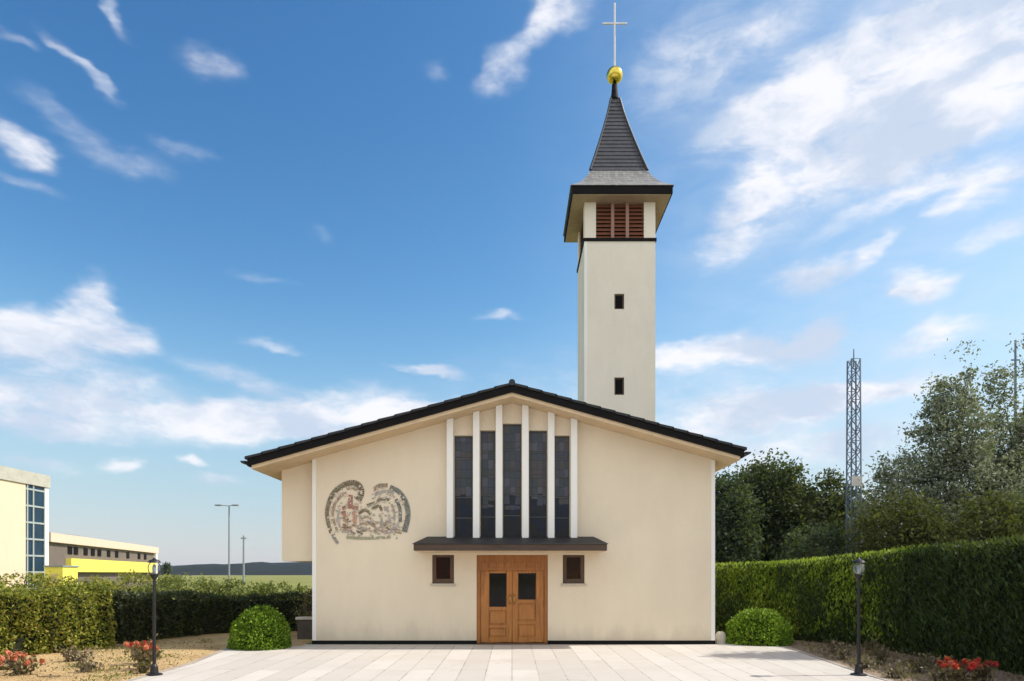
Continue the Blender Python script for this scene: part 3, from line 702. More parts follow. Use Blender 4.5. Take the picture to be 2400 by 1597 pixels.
# ------------------------------------------------------------------ bell tower
YT = 24.8
def tx(px): return (px-CX)/F*YT
def tz(py): return EYE+(HY-py)/F*YT
TX0, TX1 = tx(1370), tx(1536); TW = TX1-TX0; TCX = (TX0+TX1)/2; TCY = YT+TW/2
tower = thing('bell_tower', (TCX, TCY, 0), 'tall square cream bell tower with slate spire, gold ball and cross', 'bell tower')
zband0, zband1 = tz(566), tz(559)
ox0, ox1, oz1 = tx(1397), tx(1509.5), tz(480)
slits = [(tx(1440), tx(1463), tz(725), tz(689)), (tx(1440), tx(1463), tz(926), tz(885))]
b = MB()
xs = sorted(set([TX0, TX1]+[s[0] for s in slits]+[s[1] for s in slits])); zs = sorted(set([0.0, zband0]+[s[2] for s in slits]+[s[3] for s in slits]))
for x0, x1 in zip(xs[:-1], xs[1:]):
    for z0, z1 in zip(zs[:-1], zs[1:]):
        if any(s[0] < (x0+x1)/2 < s[1] and s[2] < (z0+z1)/2 < s[3] for s in slits): continue
        b.quad((x0, YT, z0), (x1, YT, z0), (x1, YT, z1), (x0, YT, z1))
for x0, x1, z0, z1 in slits:
    y1 = YT+0.18
    b.quad((x0, YT, z0), (x0, y1, z0), (x0, y1, z1), (x0, YT, z1)); b.quad((x1, YT, z0), (x1, YT, z1), (x1, y1, z1), (x1, y1, z0))
    b.quad((x0, YT, z1), (x0, y1, z1), (x1, y1, z1), (x1, YT, z1)); b.quad((x0, YT, z0), (x1, YT, z0), (x1, y1, z0), (x0, y1, z0))
b.quad((TX0, YT, 0), (TX0, YT, zband0), (TX0, YT+TW, zband0), (TX0, YT+TW, 0)); b.quad((TX1, YT, 0), (TX1, YT+TW, 0), (TX1, YT+TW, zband0), (TX1, YT, zband0))
b.quad((TX0, YT+TW, 0), (TX0, YT+TW, zband0), (TX1, YT+TW, zband0), (TX1, YT+TW, 0))
b.build('shaft', M['towerwall'], tower)
for x0, x1, z0, z1 in slits:
    b = MB(); y0, y1 = YT+0.06, YT+0.12; t = 0.05
    b.box(x0+0.002, x0+t, y0, y1, z0, z1-0.002); b.box(x1-t, x1-0.002, y0, y1, z0, z1-0.002); b.box(x0+t, x1-t, y0, y1, z1-t, z1-0.002); b.box(x0+t, x1-t, y0, y1, z0, z0+t)
    f = b.build('slit_window', M['brown'], tower)
    b = MB(); b.box(x0+t/2, x1-t/2, y0+0.03, y0+0.036, z0+t/2, z1-t/2); b.build('pane', M['darkglass'], f)
# corner strip, pale
b = MB(); b.box(TX0-0.008, TX0+0.10, YT-0.009, YT+0.1, 0.0, zband0-0.002); b.build('corner_strip', M['trim'], tower)
# belfry: four corner posts, dark floor band, louvres on all four sides
b = MB(); b.box(TX0-0.04, TX1+0.04, YT-0.04, YT+TW+0.04, zband0, zband1); b.build('belfry_floor', M['fascia'], tower)
eo = 0.5126; ze0, ze1 = 15.25, 15.53
pw = ox0-TX0; pw2 = TX1-ox1
for (xa, xb) in ((TX0, ox0), (ox1, TX1)):
    for (ya, yb) in ((YT, YT+pw), (YT+TW-pw, YT+TW)):
        b = MB(); b.box(xa, xb, ya, yb, zband1, ze0-0.03); b.build('belfry_post', M['towerwall'], tower, bevel=0.01)
b = MB()
for axis in range(2):
    for side in (0, 1):
        n = 9
        for i in range(n):
            z = zband1+0.02+(ze0-0.07-zband1)*(i+0.5)/n
            if axis == 0:
                yy = YT+0.10 if side == 0 else YT+TW-0.10
                sg = -1 if side == 0 else 1
                b.prism([(ox0, yy+sg*0.05, z-0.075), (ox0, yy-sg*0.03, z+0.06), (ox0, yy-sg*0.045, z+0.06), (ox0, yy+sg*0.035, z-0.075)], (ox1-ox0, 0, 0))
            else:
                xx = TX0+0.10 if side == 0 else TX1-0.10
                sg = -1 if side == 0 else 1
                b.prism([(xx+sg*0.05, YT+pw, z-0.055), (xx-sg*0.03, YT+pw, z+0.055), (xx-sg*0.045, YT+pw, z+0.055), (xx+sg*0.035, YT+pw, z-0.055)], (0, TW-2*pw, 0))
lou = b.build('louvres', M['louvre'], tower)
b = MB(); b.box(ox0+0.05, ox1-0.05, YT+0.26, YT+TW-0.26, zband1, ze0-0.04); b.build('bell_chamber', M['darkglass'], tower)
for px in (1436, 1470.5):
    b = MB(); xx = tx(px)+0.0; b.box(xx-0.06, xx+0.06, YT+0.012, YT+0.045, zband1, ze0-0.03); b.build('louvre_post', M['louvrebar'], lou)
# eaves, skirt roof, spire of slate courses, hip cappings
EX0, EX1, EY0, EY1 = TX0-eo, TX1+eo, YT-eo, YT+TW+eo
b = MB()
t = 0.05
b.box(EX0, EX1, EY0, EY0+t, ze0, ze1); b.box(EX0, EX1, EY1-t, EY1, ze0, ze1); b.box(EX0, EX0+t, EY0+t, EY1-t, ze0, ze1); b.box(EX1-t, EX1, EY0+t, EY1-t, ze0, ze1)
b.build('eaves_board', M['fascia'], tower)
b = MB(); b.box(EX0+t, EX1-t, EY0+t, EY1-t, ze0-0.028, ze0+0.05)
b.build('eaves_soffit', M['towersoffit'], tower)
def sq(h, z): return [(TCX-h, TCY-h, z), (TCX+h, TCY-h, z), (TCX+h, TCY+h, z), (TCX-h, TCY+h, z)]
H0 = TW/2+eo+0.03
prof = [(H0, ze1+0.003), (1.47, 15.83), (1.22, 16.16), (1.03, 16.52)]
b = MB()
for (h0, z0), (h1, z1) in zip(prof[:-1], prof[1:]):
    n = 3
    for i in range(n):
        ha = h0+(h1-h0)*i/n; hb = h0+(h1-h0)*(i+1)/n; za = z0+(z1-z0)*i/n; zb_ = z0+(z1-z0)*(i+1)/n
        b.ring_stack([sq(ha+0.012, za), sq(hb, zb_+0.01)])
M['skirt'] = mat_slate('skirt_slate', (0.20, 0.20, 0.195), 0.12, 0.5)
b.build('skirt_roof', M['skirt'], tower, weld=False)
b = MB(); ncs = 19; HT, ZT = 0.17, 19.75
for i in range(ncs):
    ha = 1.03+(HT-1.03)*(1-(1-i/ncs)**1.16); hb = 1.03+(HT-1.03)*(1-(1-(i+1)/ncs)**1.16); za = 16.52+(ZT-16.52)*i/ncs; zb_ = 16.52+(ZT-16.52)*(i+1)/ncs
    b.ring_stack([sq(ha+0.028, za), sq(ha+0.022, za+0.02), sq(hb+0.006, zb_+0.012)])
sp = b.build('spire', M['slate'], tower, weld=False)
b = MB()
for sx in (-1, 1):
    for sy in (-1, 1):
        hp = [(1.045+(HT-1.045)*(1-(1-t)**1.16), 16.53+(ZT-16.5)*t) for t in (0, 0.2, 0.4, 0.6, 0.8, 1.0)]
        b.tube([(TCX+sx*h, TCY+sy*h, z) for h, z in hp], [0.055, 0.051, 0.047, 0.043, 0.039, 0.035], 6)
b.build('hip_capping', M['roofedge'], sp)
b = MB(); b.lathe(TCX, TCY, [(0.22, ZT), (0.16, ZT+0.12), (0.125, ZT+0.3), (0.10, 20.42)], 14); b.build('finial_pole', M['fascia'], tower, smooth_faces=True)
b = MB(); rb = 0.29; b.lathe(TCX, TCY, [(0.02+rb*math.sin(math.pi*k/16), 20.76-rb*math.cos(math.pi*k/16)) for k in range(17)], 28); b.build('ball', M['gold'], tower, smooth_faces=True)
b = MB(); b.box(TCX-0.038, TCX+0.038, TCY-0.03, TCY+0.03, 21.05, 23.52); b.box(TCX-0.47, TCX-0.0385, TCY-0.025, TCY+0.025, 22.71, 22.775); b.box(TCX+0.0385, TCX+0.47, TCY-0.025, TCY+0.025, 22.71, 22.775)
b.build('cross', M['silver'], tower, bevel=0.01)

# ------------------------------------------------------------------ garden lamps
M['globe'] = None
def globe_mat():
    m, nt, out = new_mat('clear_globe')
    tr = N(nt, 'ShaderNodeBsdfTransparent'); gl = N(nt, 'ShaderNodeBsdfGlossy'); gl.inputs['Roughness'].default_value = 0.05
    df = N(nt, 'ShaderNodeBsdfTranslucent'); df.inputs[0].default_value = (0.85, 0.88, 0.86, 1)
    fr = N(nt, 'ShaderNodeFresnel'); fr.inputs[0].default_value = 1.15
    a = N(nt, 'ShaderNodeMixShader'); a.inputs[0].default_value = 0.12; L(nt, tr.outputs[0], a.inputs[1]); L(nt, df.outputs[0], a.inputs[2])
    c = N(nt, 'ShaderNodeMixShader'); L(nt, fr.outputs[0], c.inputs[0]); L(nt, a.outputs[0], c.inputs[1]); L(nt, gl.outputs[0], c.inputs[2])
    L(nt, c.outputs[0], out.inputs[0]); return m
M['globe'] = globe_mat()
def make_lamp(x, y):
    r = thing('garden_lamp', (x, y, 0), 'slim black garden lamp with clear globe before the left dark hedge', 'lamp', 'garden lamps flanking the paving')
    b = MB(); b.lathe(x, y, [(0.13, 0.0), (0.13, 0.03), (0.07, 0.05), (0.055, 0.16), (0.034, 0.20)], 16); b.build('base', M['iron'], r, smooth_faces=False)
    b = MB(); b.lathe(x, y, [(0.030, 0.19), (0.027, 1.0), (0.024, 1.64)], 14); b.lathe(x, y, [(0.040, 0.95), (0.040, 1.0)], 14); b.build('pole', M['iron'], r)
    b = MB(); b.lathe(x, y, [(0.026, 1.62), (0.06, 1.67), (0.07, 1.70), (0.05, 1.715)], 18); b.build('collar', M['iron'], r)
    b = MB(); zc = 1.815; b.lathe(x, y, [(max(0.035, 0.10*math.sin(math.pi*k/18)**0.7), zc-0.11*math.cos(math.pi*k/18)) for k in range(1, 18)], 26); g = b.build('globe', M['globe'], r, smooth_faces=True)
    b = MB(); b.lathe(x, y, [(0.02, 1.72), (0.026, 1.75), (0.032, 1.80), (0.026, 1.85), (0.012, 1.875)], 12); b.build('bulb', M['greypole'], g, smooth_faces=True)
    b = MB(); b.lathe(x, y, [(0.105, 1.905), (0.085, 1.94), (0.03, 1.965), (0.012, 1.99)], 18); b.build('cap', M['iron'], r)
    return r
lampL = make_lamp(-6.08*11.5/11.7-0.05, 11.5)
dup(lampL, (5.84, 11.5, 0), 'slim black garden lamp with clear globe before the right green hedge')

# ------------------------------------------------------------------ vegetation
LF = {}
LF['box'] = mat_leaf('box_leaf', [(0.03, 0.075, 0.006), (0.13, 0.235, 0.016), (0.31, 0.45, 0.035)], 0.18, 0.6, 0.2)
LF['olive'] = mat_leaf('olive_hedge_leaf', [(0.06, 0.08, 0.008), (0.18, 0.215, 0.022), (0.30, 0.30, 0.04), (0.36, 0.30, 0.06)], 0.35)
LF['darkhedge'] = mat_leaf('dark_hedge_leaf', [(0.010, 0.016, 0.007), (0.03, 0.040, 0.013), (0.09, 0.10, 0.028)], 0.2)
LF['thuja'] = mat_leaf('thuja_spray', [(0.008, 0.022, 0.007), (0.022, 0.050, 0.011), (0.06, 0.105, 0.02)], 0.30)
LF['lit_leaf'] = mat_leaf('hedge_lit_leaf', [(0.14, 0.23, 0.015), (0.26, 0.38, 0.03), (0.40, 0.50, 0.07)], 0.5)  # sunlit tone put into the leaf colour for the hedge fringe
LF['light'] = mat_leaf('light_shrub_leaf', [(0.07, 0.09, 0.02), (0.16, 0.19, 0.04), (0.26, 0.28, 0.08)], 0.3)
LF['brownbush'] = mat_leaf('brown_shrub_leaf', [(0.06, 0.045, 0.02), (0.14, 0.11, 0.045), (0.24, 0.20, 0.08)], 0.25)
LF['oak'] = mat_leaf('dense_tree_leaf', [(0.014, 0.024, 0.012), (0.036, 0.054, 0.024), (0.12, 0.14, 0.075)], 0.25, 0.75, 0.1)
LF['oak2'] = mat_leaf('dense_tree_leaf_blue', [(0.014, 0.028, 0.020), (0.036, 0.06, 0.038), (0.11, 0.14, 0.085)], 0.25, 0.75, 0.1)
LF['willow'] = mat_leaf('grey_green_leaf', [(0.07, 0.088, 0.06), (0.19, 0.215, 0.155), (0.38, 0.41, 0.32)], 0.3, 0.75, 0.1)
LF['yellowgreen'] = mat_leaf('olive_tree_leaf', [(0.025, 0.032, 0.012), (0.055, 0.064, 0.024), (0.10, 0.105, 0.042)], 0.25, 0.75, 0.1)
LF['rose'] = mat_leaf('rose_leaf', [(0.06, 0.045, 0.02), (0.12, 0.10, 0.035), (0.17, 0.10, 0.05)], 0.25)
LF['red'] = mat_leaf('red_petal', [(0.45, 0.012, 0.02), (0.62, 0.03, 0.035), (0.70, 0.10, 0.09)], 0.3)
LF['salmon'] = mat_leaf('salmon_petal', [(0.55, 0.13, 0.07), (0.65, 0.20, 0.11), (0.70, 0.30, 0.18)], 0.3)
LF['dry'] = mat_leaf('dry_plant', [(0.10, 0.07, 0.045), (0.18, 0.14, 0.085), (0.28, 0.22, 0.13)], 0.2)
M['core'] = mat_plain('shaded_twigs', (0.02, 0.022, 0.012), 0.95, 0, 0.3, 8, 0.4, 0.1)

def path_pts(path, n_per_m, side=None):
    pass
def hedge(name, path, width, heights, leafmat, label, dens=900, size=0.035, aspect=0.5, vertical=0.0, shag=0.05, cat='hedge', wob=0.06, group=None, lit_part=0):
    """path: centre line; a twiggy core and a skin of leaves on both sides, the top and the ends"""
    pts = [Vector((x, y, 0)) for x, y in path]
    root = thing(name, tuple(pts[len(pts)//2]), label, cat, group)
    seg = [(pts[i+1]-pts[i]).length for i in range(len(pts)-1)]; tot = sum(seg)
    def at(s):
        i = 0
        while i < len(seg)-1 and s > seg[i]: s -= seg[i]; i += 1
        u = s/seg[i]; p = pts[i].lerp(pts[i+1], u); d = (pts[i+1]-pts[i]).normalized()
        h = heights[i]*(1-u)+heights[i+1]*u
        return p, Vector((d.y, -d.x, 0)), h, d
    b = MB(); rings = []
    ns = max(4, int(tot/0.4))
    for k in range(ns+1):
        p, nrm, h, d = at(min(tot-1e-4, tot*k/ns)); w = width/2-0.10
        rings.append([p-nrm*w+Vector((0, 0, 0)), p+nrm*w, p+nrm*w+Vector((0, 0, h-0.10)), p-nrm*w+Vector((0, 0, h-0.10))])
    b.ring_stack(rings); b.build('twigs', M['core'], root)
    Cs, Ns = [], []
    area = tot*(2*max(heights)+width); n = int(area*dens)
    s = rng.uniform(0, tot, n); u = rng.uniform(0, 1, n)
    for si, ui in zip(s, u):
        p, nrm, h, d = at(si); per = 2*h+width; q = ui*per
        bumpv = 0.5*wob*abs(math.sin(si*math.pi/0.62+0.7*math.sin(q*2)))+wob*(math.sin(si*2.1+q*1.7)+math.sin(si*5.3-q*3.1+1)*0.6)*0.5
        if q < h: c = p-nrm*(width/2+bumpv)+Vector((0, 0, q)); nn = -nrm
        elif q < h+width: c = p+nrm*(q-h-width/2)+Vector((0, 0, h+bumpv*0.6)); nn = Vector((0, 0, 1))
        else: c = p+nrm*(width/2+bumpv)+Vector((0, 0, q-h-width)); nn = nrm
        if c.z < 0.03: c.z = 0.03+random.random()*0.05
        Cs.append(c); Ns.append(nn)
    ne = int(width*max(heights)*dens)
    for e in (0, 1):
        p, nrm, h, d = at(1e-4 if e == 0 else tot-1e-4); sg = -1 if e == 0 else 1
        for _ in range(ne):
            Cs.append(p+nrm*random.uniform(-width/2, width/2)+Vector((0, 0, random.uniform(0.03, h)))+d*sg*0.02); Ns.append(d*sg)
    C = np.array(Cs); Nn = np.array(Ns); C += Nn*np.abs(rng.normal(0, shag, (len(C), 1)))-Nn*shag*1.2
    ax = Nn*0.5; ax[:, 2] += 0.35+vertical
    leaf_mesh('foliage', *leaves_at(C, size, aspect, 0.35, ax, 0.9), leafmat, root)
    if lit_part:  # painted sunlit fringe: lime leaves along the top, thinning out over the sides
        T = []
        for _ in range(int(tot*lit_part*900)):
            p, nrm, h, d = at(random.uniform(0, tot*lit_part)); T.append(p+nrm*random.uniform(-width/2, width/2)+Vector((0, 0, h+random.uniform(-0.06, 0.12))))
        for _ in range(int(tot*2700*lit_part)):
            si = random.uniform(0, tot*0.46)
            if random.random() > (1-si/(tot*0.46))**0.7: continue
            p, nrm, h, d = at(si); T.append(p+nrm*(width/2+random.uniform(-0.04, 0.06))+Vector((0, 0, h*random.uniform(0.03, 1.0)**0.7)))
            p, nrm, h, d = at(si); T.append(p-nrm*(width/2+random.uniform(-0.04, 0.06))+Vector((0, 0, h*random.uniform(0.03, 1.0)**0.7)))
        T = np.array(T); leaf_mesh('lit_leaves', *leaves_at(T, size*1.1, 0.35, 0.35, np.array([[0, 0, 1.2]]), 0.8), LF['lit_leaf'], root)
    return root

def ball_bush(name, x, y, rx, ry, h, leafmat, label, n=9000, size=0.03):
    root = thing(name, (x, y, 0), label, 'bush', 'clipped bushes beside the church front')
    b = MB(); prof = []
    for k in range(9):
        a = math.pi/2*k/8; prof.append((max(0.02, math.cos(a)**0.75), math.sin(a)))
    b.ring_stack([[(x+(rx-0.06)*r*math.cos(t), y+(ry-0.06)*r*math.sin(t), 0.0+(h-0.06)*z) for t in [2*math.pi*i/20 for i in range(20)]] for r, z in prof]); b.build('twigs', M['core'], root)
    d = rand_dirs(n); d[:, 2] = np.abs(d[:, 2])
    el = d[:, 2]; rr = np.sqrt(1-el**2)
    sup = np.maximum(rr, 1e-6)**0.8/np.maximum(rr, 1e-6)   # squarer shoulders
    bp = 1+0.055*np.sin(d[:, 0]*5+x)*np.cos(d[:, 1]*6)+0.03*np.sin(d[:, 2]*9+d[:, 0]*4)+np.where(rng.uniform(size=n) < 0.03, rng.uniform(0, 0.09, n), 0)
    C = np.stack([x+rx*d[:, 0]*sup*bp, y+ry*d[:, 1]*sup*bp, h*(0.02+0.98*d[:, 2])*bp], 1) + rng.normal(0, 0.014, (n, 3))
    C[:, 2] = np.maximum(C[:, 2], 0.02)
    leaf_mesh('foliage', *leaves_at(C, size, 0.55, 0.3, d, 0.9), leafmat, root)
    return root

def tree(name, x, y, lobes, nclump, per, clump_r, leaf, leafmat, label, h_trunk, rt, cat='tree', group=None, limbs=7, aspect=0.5, fill=0.55, ztr=1.0):
    """lobes: ellipsoids (dx, dy, z, rx, ry, rz). Limbs reach from the trunk into the crown and leaf clumps hang round their ends."""
    root = thing(name, (x, y, 0), label, cat, group)
    wts = np.array([l[3]*l[4]*l[5] for l in lobes])**0.67; wts /= wts.sum()
    cl = []
    for _ in range(nclump):
        l = lobes[rng.choice(len(lobes), p=wts)]; d = rand_dirs(1)[0]; r = rng.uniform(fill, 1.0)**0.6
        cl.append((x+l[0]+l[3]*d[0]*r, y+l[1]+l[4]*d[1]*r, max(0.4, l[2]+l[5]*d[2]*r)))
    cl = np.array(cl)
    b = MB(); ztop = max(l[2]+l[5]*0.55 for l in lobes)*ztr
    lean = [(x+0.15*math.sin(i*1.3)*i/5, y+0.1*math.cos(i*1.7)*i/5, ztop*i/5) for i in range(6)]
    b.tube(lean, [rt*(1-0.16*i)+0.02 for i in range(6)], 9)
    ends = cl[rng.choice(len(cl), min(len(cl), limbs), replace=False)]
    for e in ends:
        zs_ = max(h_trunk*0.7, min(e[2]-0.5, ztop*0.9)*rng.uniform(0.5, 0.85)); p0 = Vector((x, y, zs_)); p2 = Vector(e)
        p1 = p0.lerp(p2, 0.5)+Vector((0, 0, -0.25+0.35*random.random())); p1.z += 0.12*(p2-p0).length
        b.tube([p0, p1, p2], [rt*0.42, rt*0.22, rt*0.06], 6)
    b.build('trunk', M['bark'], root)
    sc = rng.uniform(0.55, 1.35, (nclump, 1))
    C = np.repeat(cl, per, axis=0)+rng.normal(0, 1, (nclump*per, 3))*np.repeat(sc, per, axis=0)*clump_r*np.array([1, 1, 0.8])
    C[:, 2] = np.maximum(C[:, 2], 0.15)
    leaf_mesh('crown', *leaves_at(C, leaf, aspect, 0.35), leafmat, root)
    return root

# left: sunny olive hedge, shaded dark hedge behind it, clipped ball
hedge('hedge', [(-12.2, 11.5), (-10.7, 14.2), (-9.75, 16.1)], 1.0, [1.33, 1.33, 1.32], LF['olive'], 'loose olive hedge in sunlight at the left edge of the paving', 1500, 0.034, 0.55, 0, 0.06, wob=0.2)
hedge('hedge', [(-9.9, 16.7), (-9.2, 19.3), (-7.9, 20.6), (-5.6, 20.9)], 0.9, [1.26, 1.06, 0.98, 1.02], LF['darkhedge'], 'dark shaded hedge behind the round bush left of the church', 1100, 0.034, 0.55, 0, 0.055, wob=0.18)
ball_bush('round_bush', -5.80, 15.72, 0.66, 0.58, 0.92, LF['box'], 'bright green clipped round bush left of the church front', 11000)
ball_bush('round_bush', 6.05, 16.75, 0.77, 0.68, 0.82, LF['box'], 'bright topped clipped bush right of the church front', 11000)
# right: long clipped thuja hedge
hedge('hedge', [(5.2, 19.4), (7.3, 18.4), (8.7, 16.0), (9.0, 13.2), (9.2, 9.0), (9.25, 7.0)], 0.9, [1.86, 1.92, 2.10, 2.26, 2.40, 2.42], LF['thuja'], 'long tall dark green clipped hedge right of the church', 1300, 0.045, 0.30, 0.9, 0.055, wob=0.09, lit_part=0.5)

# trees behind the right hedge
GT = 'trees behind the right hedge'
tree('broadleaf_tree', 5.0+12.6*0.62, 35, [(0.3, 0, 5.3, 1.75, 1.9, 2.5), (-1.1, 0, 3.2, 1.6, 1.8, 2.6), (1.6, 0.2, 3.8, 1.6, 1.8, 2.4)], 520, 110, 0.36, 0.088, LF['oak'], 'dense dark rounded tree in the middle between church and mast', 1.6, 0.22, group=GT, fill=0.12)
tree('broadleaf_tree', 10.2, 32.5, [(0, 0, 3.6, 1.25, 1.5, 2.7), (-0.7, 0.2, 2.6, 1.2, 1.4, 2.2)], 360, 110, 0.34, 0.084, LF['oak2'], 'dark bushy tree right against the church corner', 1.4, 0.18, group=GT, fill=0.12)
tree('broadleaf_tree', 15.5, 34, [(0, 0, 3.9, 1.8, 1.6, 2.7), (-1.5, 0.2, 3.3, 1.4, 1.6, 2.5), (1.3, 0, 3.4, 1.3, 1.4, 2.4)], 400, 110, 0.36, 0.088, LF['oak'], 'lower dark tree behind the lattice mast', 1.4, 0.2, group=GT, fill=0.12)
tree('tall_tree', 16.8, 26, [(-0.6, 0, 8.8, 0.26, 0.4, 1.5), (0.5, 0.1, 8.8, 0.28, 0.4, 1.5), (0.0, 0, 7.9, 0.75, 0.8, 1.5), (-0.1, 0, 6.7, 1.6, 1.4, 1.6), (0.6, 0.1, 5.0, 2.3, 1.8, 2.0), (-1.9, 0, 5.4, 1.1, 1.2, 1.0), (-2.6, 0, 4.2, 1.0, 1.2, 0.9), (0.2, 0, 3.2, 3.0, 2.0, 1.7)], 700, 66, 0.23, 0.060, LF['willow'], 'tall loose grey green tree with wispy forked top by the mast', 2.2, 0.15, group=GT, limbs=60, fill=0.3, ztr=0.72)
tree('tall_tree', 20.0, 27, [(-0.8, 0, 8.6, 0.4, 0.5, 1.3), (0.2, 0, 9.3, 0.22, 0.3, 1.6), (0, 0, 6.6, 1.5, 1.4, 1.8), (0.2, 0, 4.4, 2.2, 1.8, 2.2)], 430, 66, 0.23, 0.060, LF['willow'], 'loose grey green tree cut by the right picture edge', 2.2, 0.14, group=GT, limbs=44, fill=0.3, ztr=0.72)
tree('column_tree', 12.75, 14.7, [(0, 0, 6.4, 0.6, 0.6, 2.8)], 130, 60, 0.2, 0.07, LF['oak'], 'slender column shaped tree behind the hedge outside the right picture edge', 2.6, 0.12, limbs=16, fill=0.2)
tree('low_tree', 13.3, 23.5, [(0, 0, 2.9, 1.35, 1.3, 1.5), (0.6, 0, 2.2, 1.3, 1.2, 1.4)], 170, 90, 0.27, 0.062, LF['yellowgreen'], 'olive green low tree between the mast and the tall tree', 1.0, 0.12, group=GT)
tree('low_tree', 15.6, 22.5, [(0, 0, 2.6, 1.6, 1.3, 1.6), (1.0, 0, 2.1, 1.3, 1.2, 1.4)], 190, 90, 0.27, 0.062, LF['yellowgreen'], 'olive green low tree under the tall loose tree', 1.0, 0.12, group=GT)
tree('low_tree', 12.0, 27, [(0, 0, 2.3, 1.2, 1.2, 1.6)], 90, 90, 0.27, 0.062, LF['oak2'], 'small dark low tree just right of the mast foot', 0.8, 0.12, group=GT)
tree('low_tree', 18.2, 23, [(0, 0, 2.9, 1.5, 1.3, 1.7), (-0.9, 0, 2.2, 1.3, 1.2, 1.4)], 190, 90, 0.27, 0.062, LF['oak2'], 'dark low tree at the right picture edge', 1.0, 0.12, group=GT)

# lattice mast
def mast(px, d, htop):
    x = (px-CX)/F*d; root = thing('lattice_mast', (x, d, 0), 'tall thin blue grey lattice mast in front of the trees', 'mast')
    b = MB(); w = 0.22; h1 = htop-0.45
    for sx in (-1, 1):
        for sy in (-1, 1): b.tube([(x+sx*w, d+sy*w, 0), (x+sx*w*0.8, d+sy*w*0.8, h1)], 0.035, 5)
    b.build('legs', M['mast'], root)
    b = MB(); n = int(h1/0.42)
    for i in range(n):
        za, zb_ = h1*i/n, h1*(i+1)/n; wa = w*(1-0.2*i/n); wb = w*(1-0.2*(i+1)/n); s = 1 if i % 2 else -1
        for sy in (-1, 1): b.tube([(x-s*wa, d+sy*wa, za), (x+s*wb, d+sy*wb, zb_)], 0.022, 4); b.tube([(x-wb, d+sy*wb, zb_), (x+wb, d+sy*wb, zb_)], 0.015, 4)
        for sx in (-1, 1): b.tube([(x+sx*wa, d-s*wa, za), (x+sx*wb, d+s*wb, zb_)], 0.018, 4)
    b.build('bracing', M['mast'], root)
    b = MB(); b.lathe(x, d, [(0.035, h1-0.3), (0.02, htop)], 8); b.build('tip_rod', M['mast'], root)
    b = MB(); b.box(x-0.20, x+0.20, d-0.30, d-0.20, 5.35, 5.75); b.build('equipment_box', M['white'], root)
mast(2001, 28.5, 11.1)

xm2 = (2380-CX)/F*40
tm = thing('thin_mast', (xm2, 40, 0), 'very thin bare mast rising behind the loose tree at the right picture edge', 'mast')
b = MB(); b.lathe(xm2, 40, [(0.12, 0), (0.09, 8), (0.055, 15.4)], 8); b.build('shaft', M['mast'], tm)
b = MB(); b.box(xm2-0.25, xm2+0.25, 39.97, 40.03, 14.2, 14.28); b.build('crossarm', M['mast'], tm)
# flowering shrubs and dry plants in the beds
def rose(name, x, y, h, r, petals, label, nf, leafm, group=None, stems=9, nl=260):
    root = thing(name, (x, y, 0), label, 'rose bush' if nf else 'plant', group)
    b = MB(); tips = []
    for k in range(stems):
        a = 2*math.pi*k/stems+random.uniform(-0.3, 0.3); rr = r*random.uniform(0.35, 1.0); hh = h*random.uniform(0.7, 1.0)
        tip = (x+rr*math.cos(a), y+rr*math.sin(a), hh); tips.append(tip)
        b.tube([(x+0.05*math.cos(a), y+0.05*math.sin(a), 0), (x+0.45*rr*math.cos(a), y+0.45*rr*math.sin(a), hh*0.6), tip], [0.010, 0.008, 0.005], 5)
    b.build('stems', M['bark'], root)
    T = np.array(tips); C = np.repeat(T, nl//stems+1, axis=0)[:nl]; u = rng.uniform(0.25, 1.0, (nl, 1)); base = np.array([[x, y, 0]])
    C = base+(C-base)*np.concatenate([u, u, u], 1)+rng.normal(0, 0.06, (nl, 3)); C[:, 2] = np.maximum(C[:, 2], 0.02)
    leaf_mesh('foliage', *leaves_at(C, 0.032, 0.6), leafm, root)
    if nf:
        F_ = T[rng.choice(len(T), min(nf, len(T)), replace=False)]
        for c in F_:
            n = 26; d = rand_dirs(n, 0.5); CC = c+d*0.028
            leaf_mesh('flower', *leaves_at(CC, 0.034, 0.85, 0.2, np.cross(d, rand_dirs(n)), 0.4), petals, root)
    return root
GR = 'rose bushes in the beds'
rose('rose_bush', -6.55, 12.2, 0.50, 0.34, LF['salmon'], 'red rose bush just behind the left garden lamp', 8, LF['rose'], GR, 10)
rose('rose_bush', -6.95, 12.9, 0.45, 0.30, LF['red'], 'dark red rose bush before the shaded hedge, left of the lamp', 6, LF['rose'], GR, 10)
rose('rose_bush', -9.05, 12.2, 0.34, 0.42, LF['salmon'], 'salmon rose bush leftmost in the left bed', 12, LF['rose'], GR, 13)
rose('rose_bush', -8.35, 11.6, 0.30, 0.40, LF['salmon'], 'salmon rose bush low in the left bed near the corner', 10, LF['rose'], GR, 12)
rose('rose_bush', 6.75, 10.35, 0.40, 0.32, LF['red'], 'bright red rose bush in the front of the right bed', 12, LF['rose'], GR, 13)
rose('rose_bush', 7.35, 10.7, 0.36, 0.32, LF['red'], 'red rose bush closest to the right hedge foot', 8, LF['rose'], GR, 11)
GD = 'low dry plants in the beds'
spots = [(-6.35, 11.75), (-7.4, 11.9), (-7.9, 12.6), (-7.2, 13.6), (-8.6, 13.3), (6.35, 12.3), (6.9, 12.8), (6.6, 13.6), (7.3, 13.5), (7.0, 11.8), (7.6, 12.4), (6.9, 14.6), (7.6, 14.4), (6.3, 11.2), (6.7, 10.7)]
dl = 'low dry scrubby plant in the bare left bed'; dr = 'low dry scrubby plant in the brown right bed'
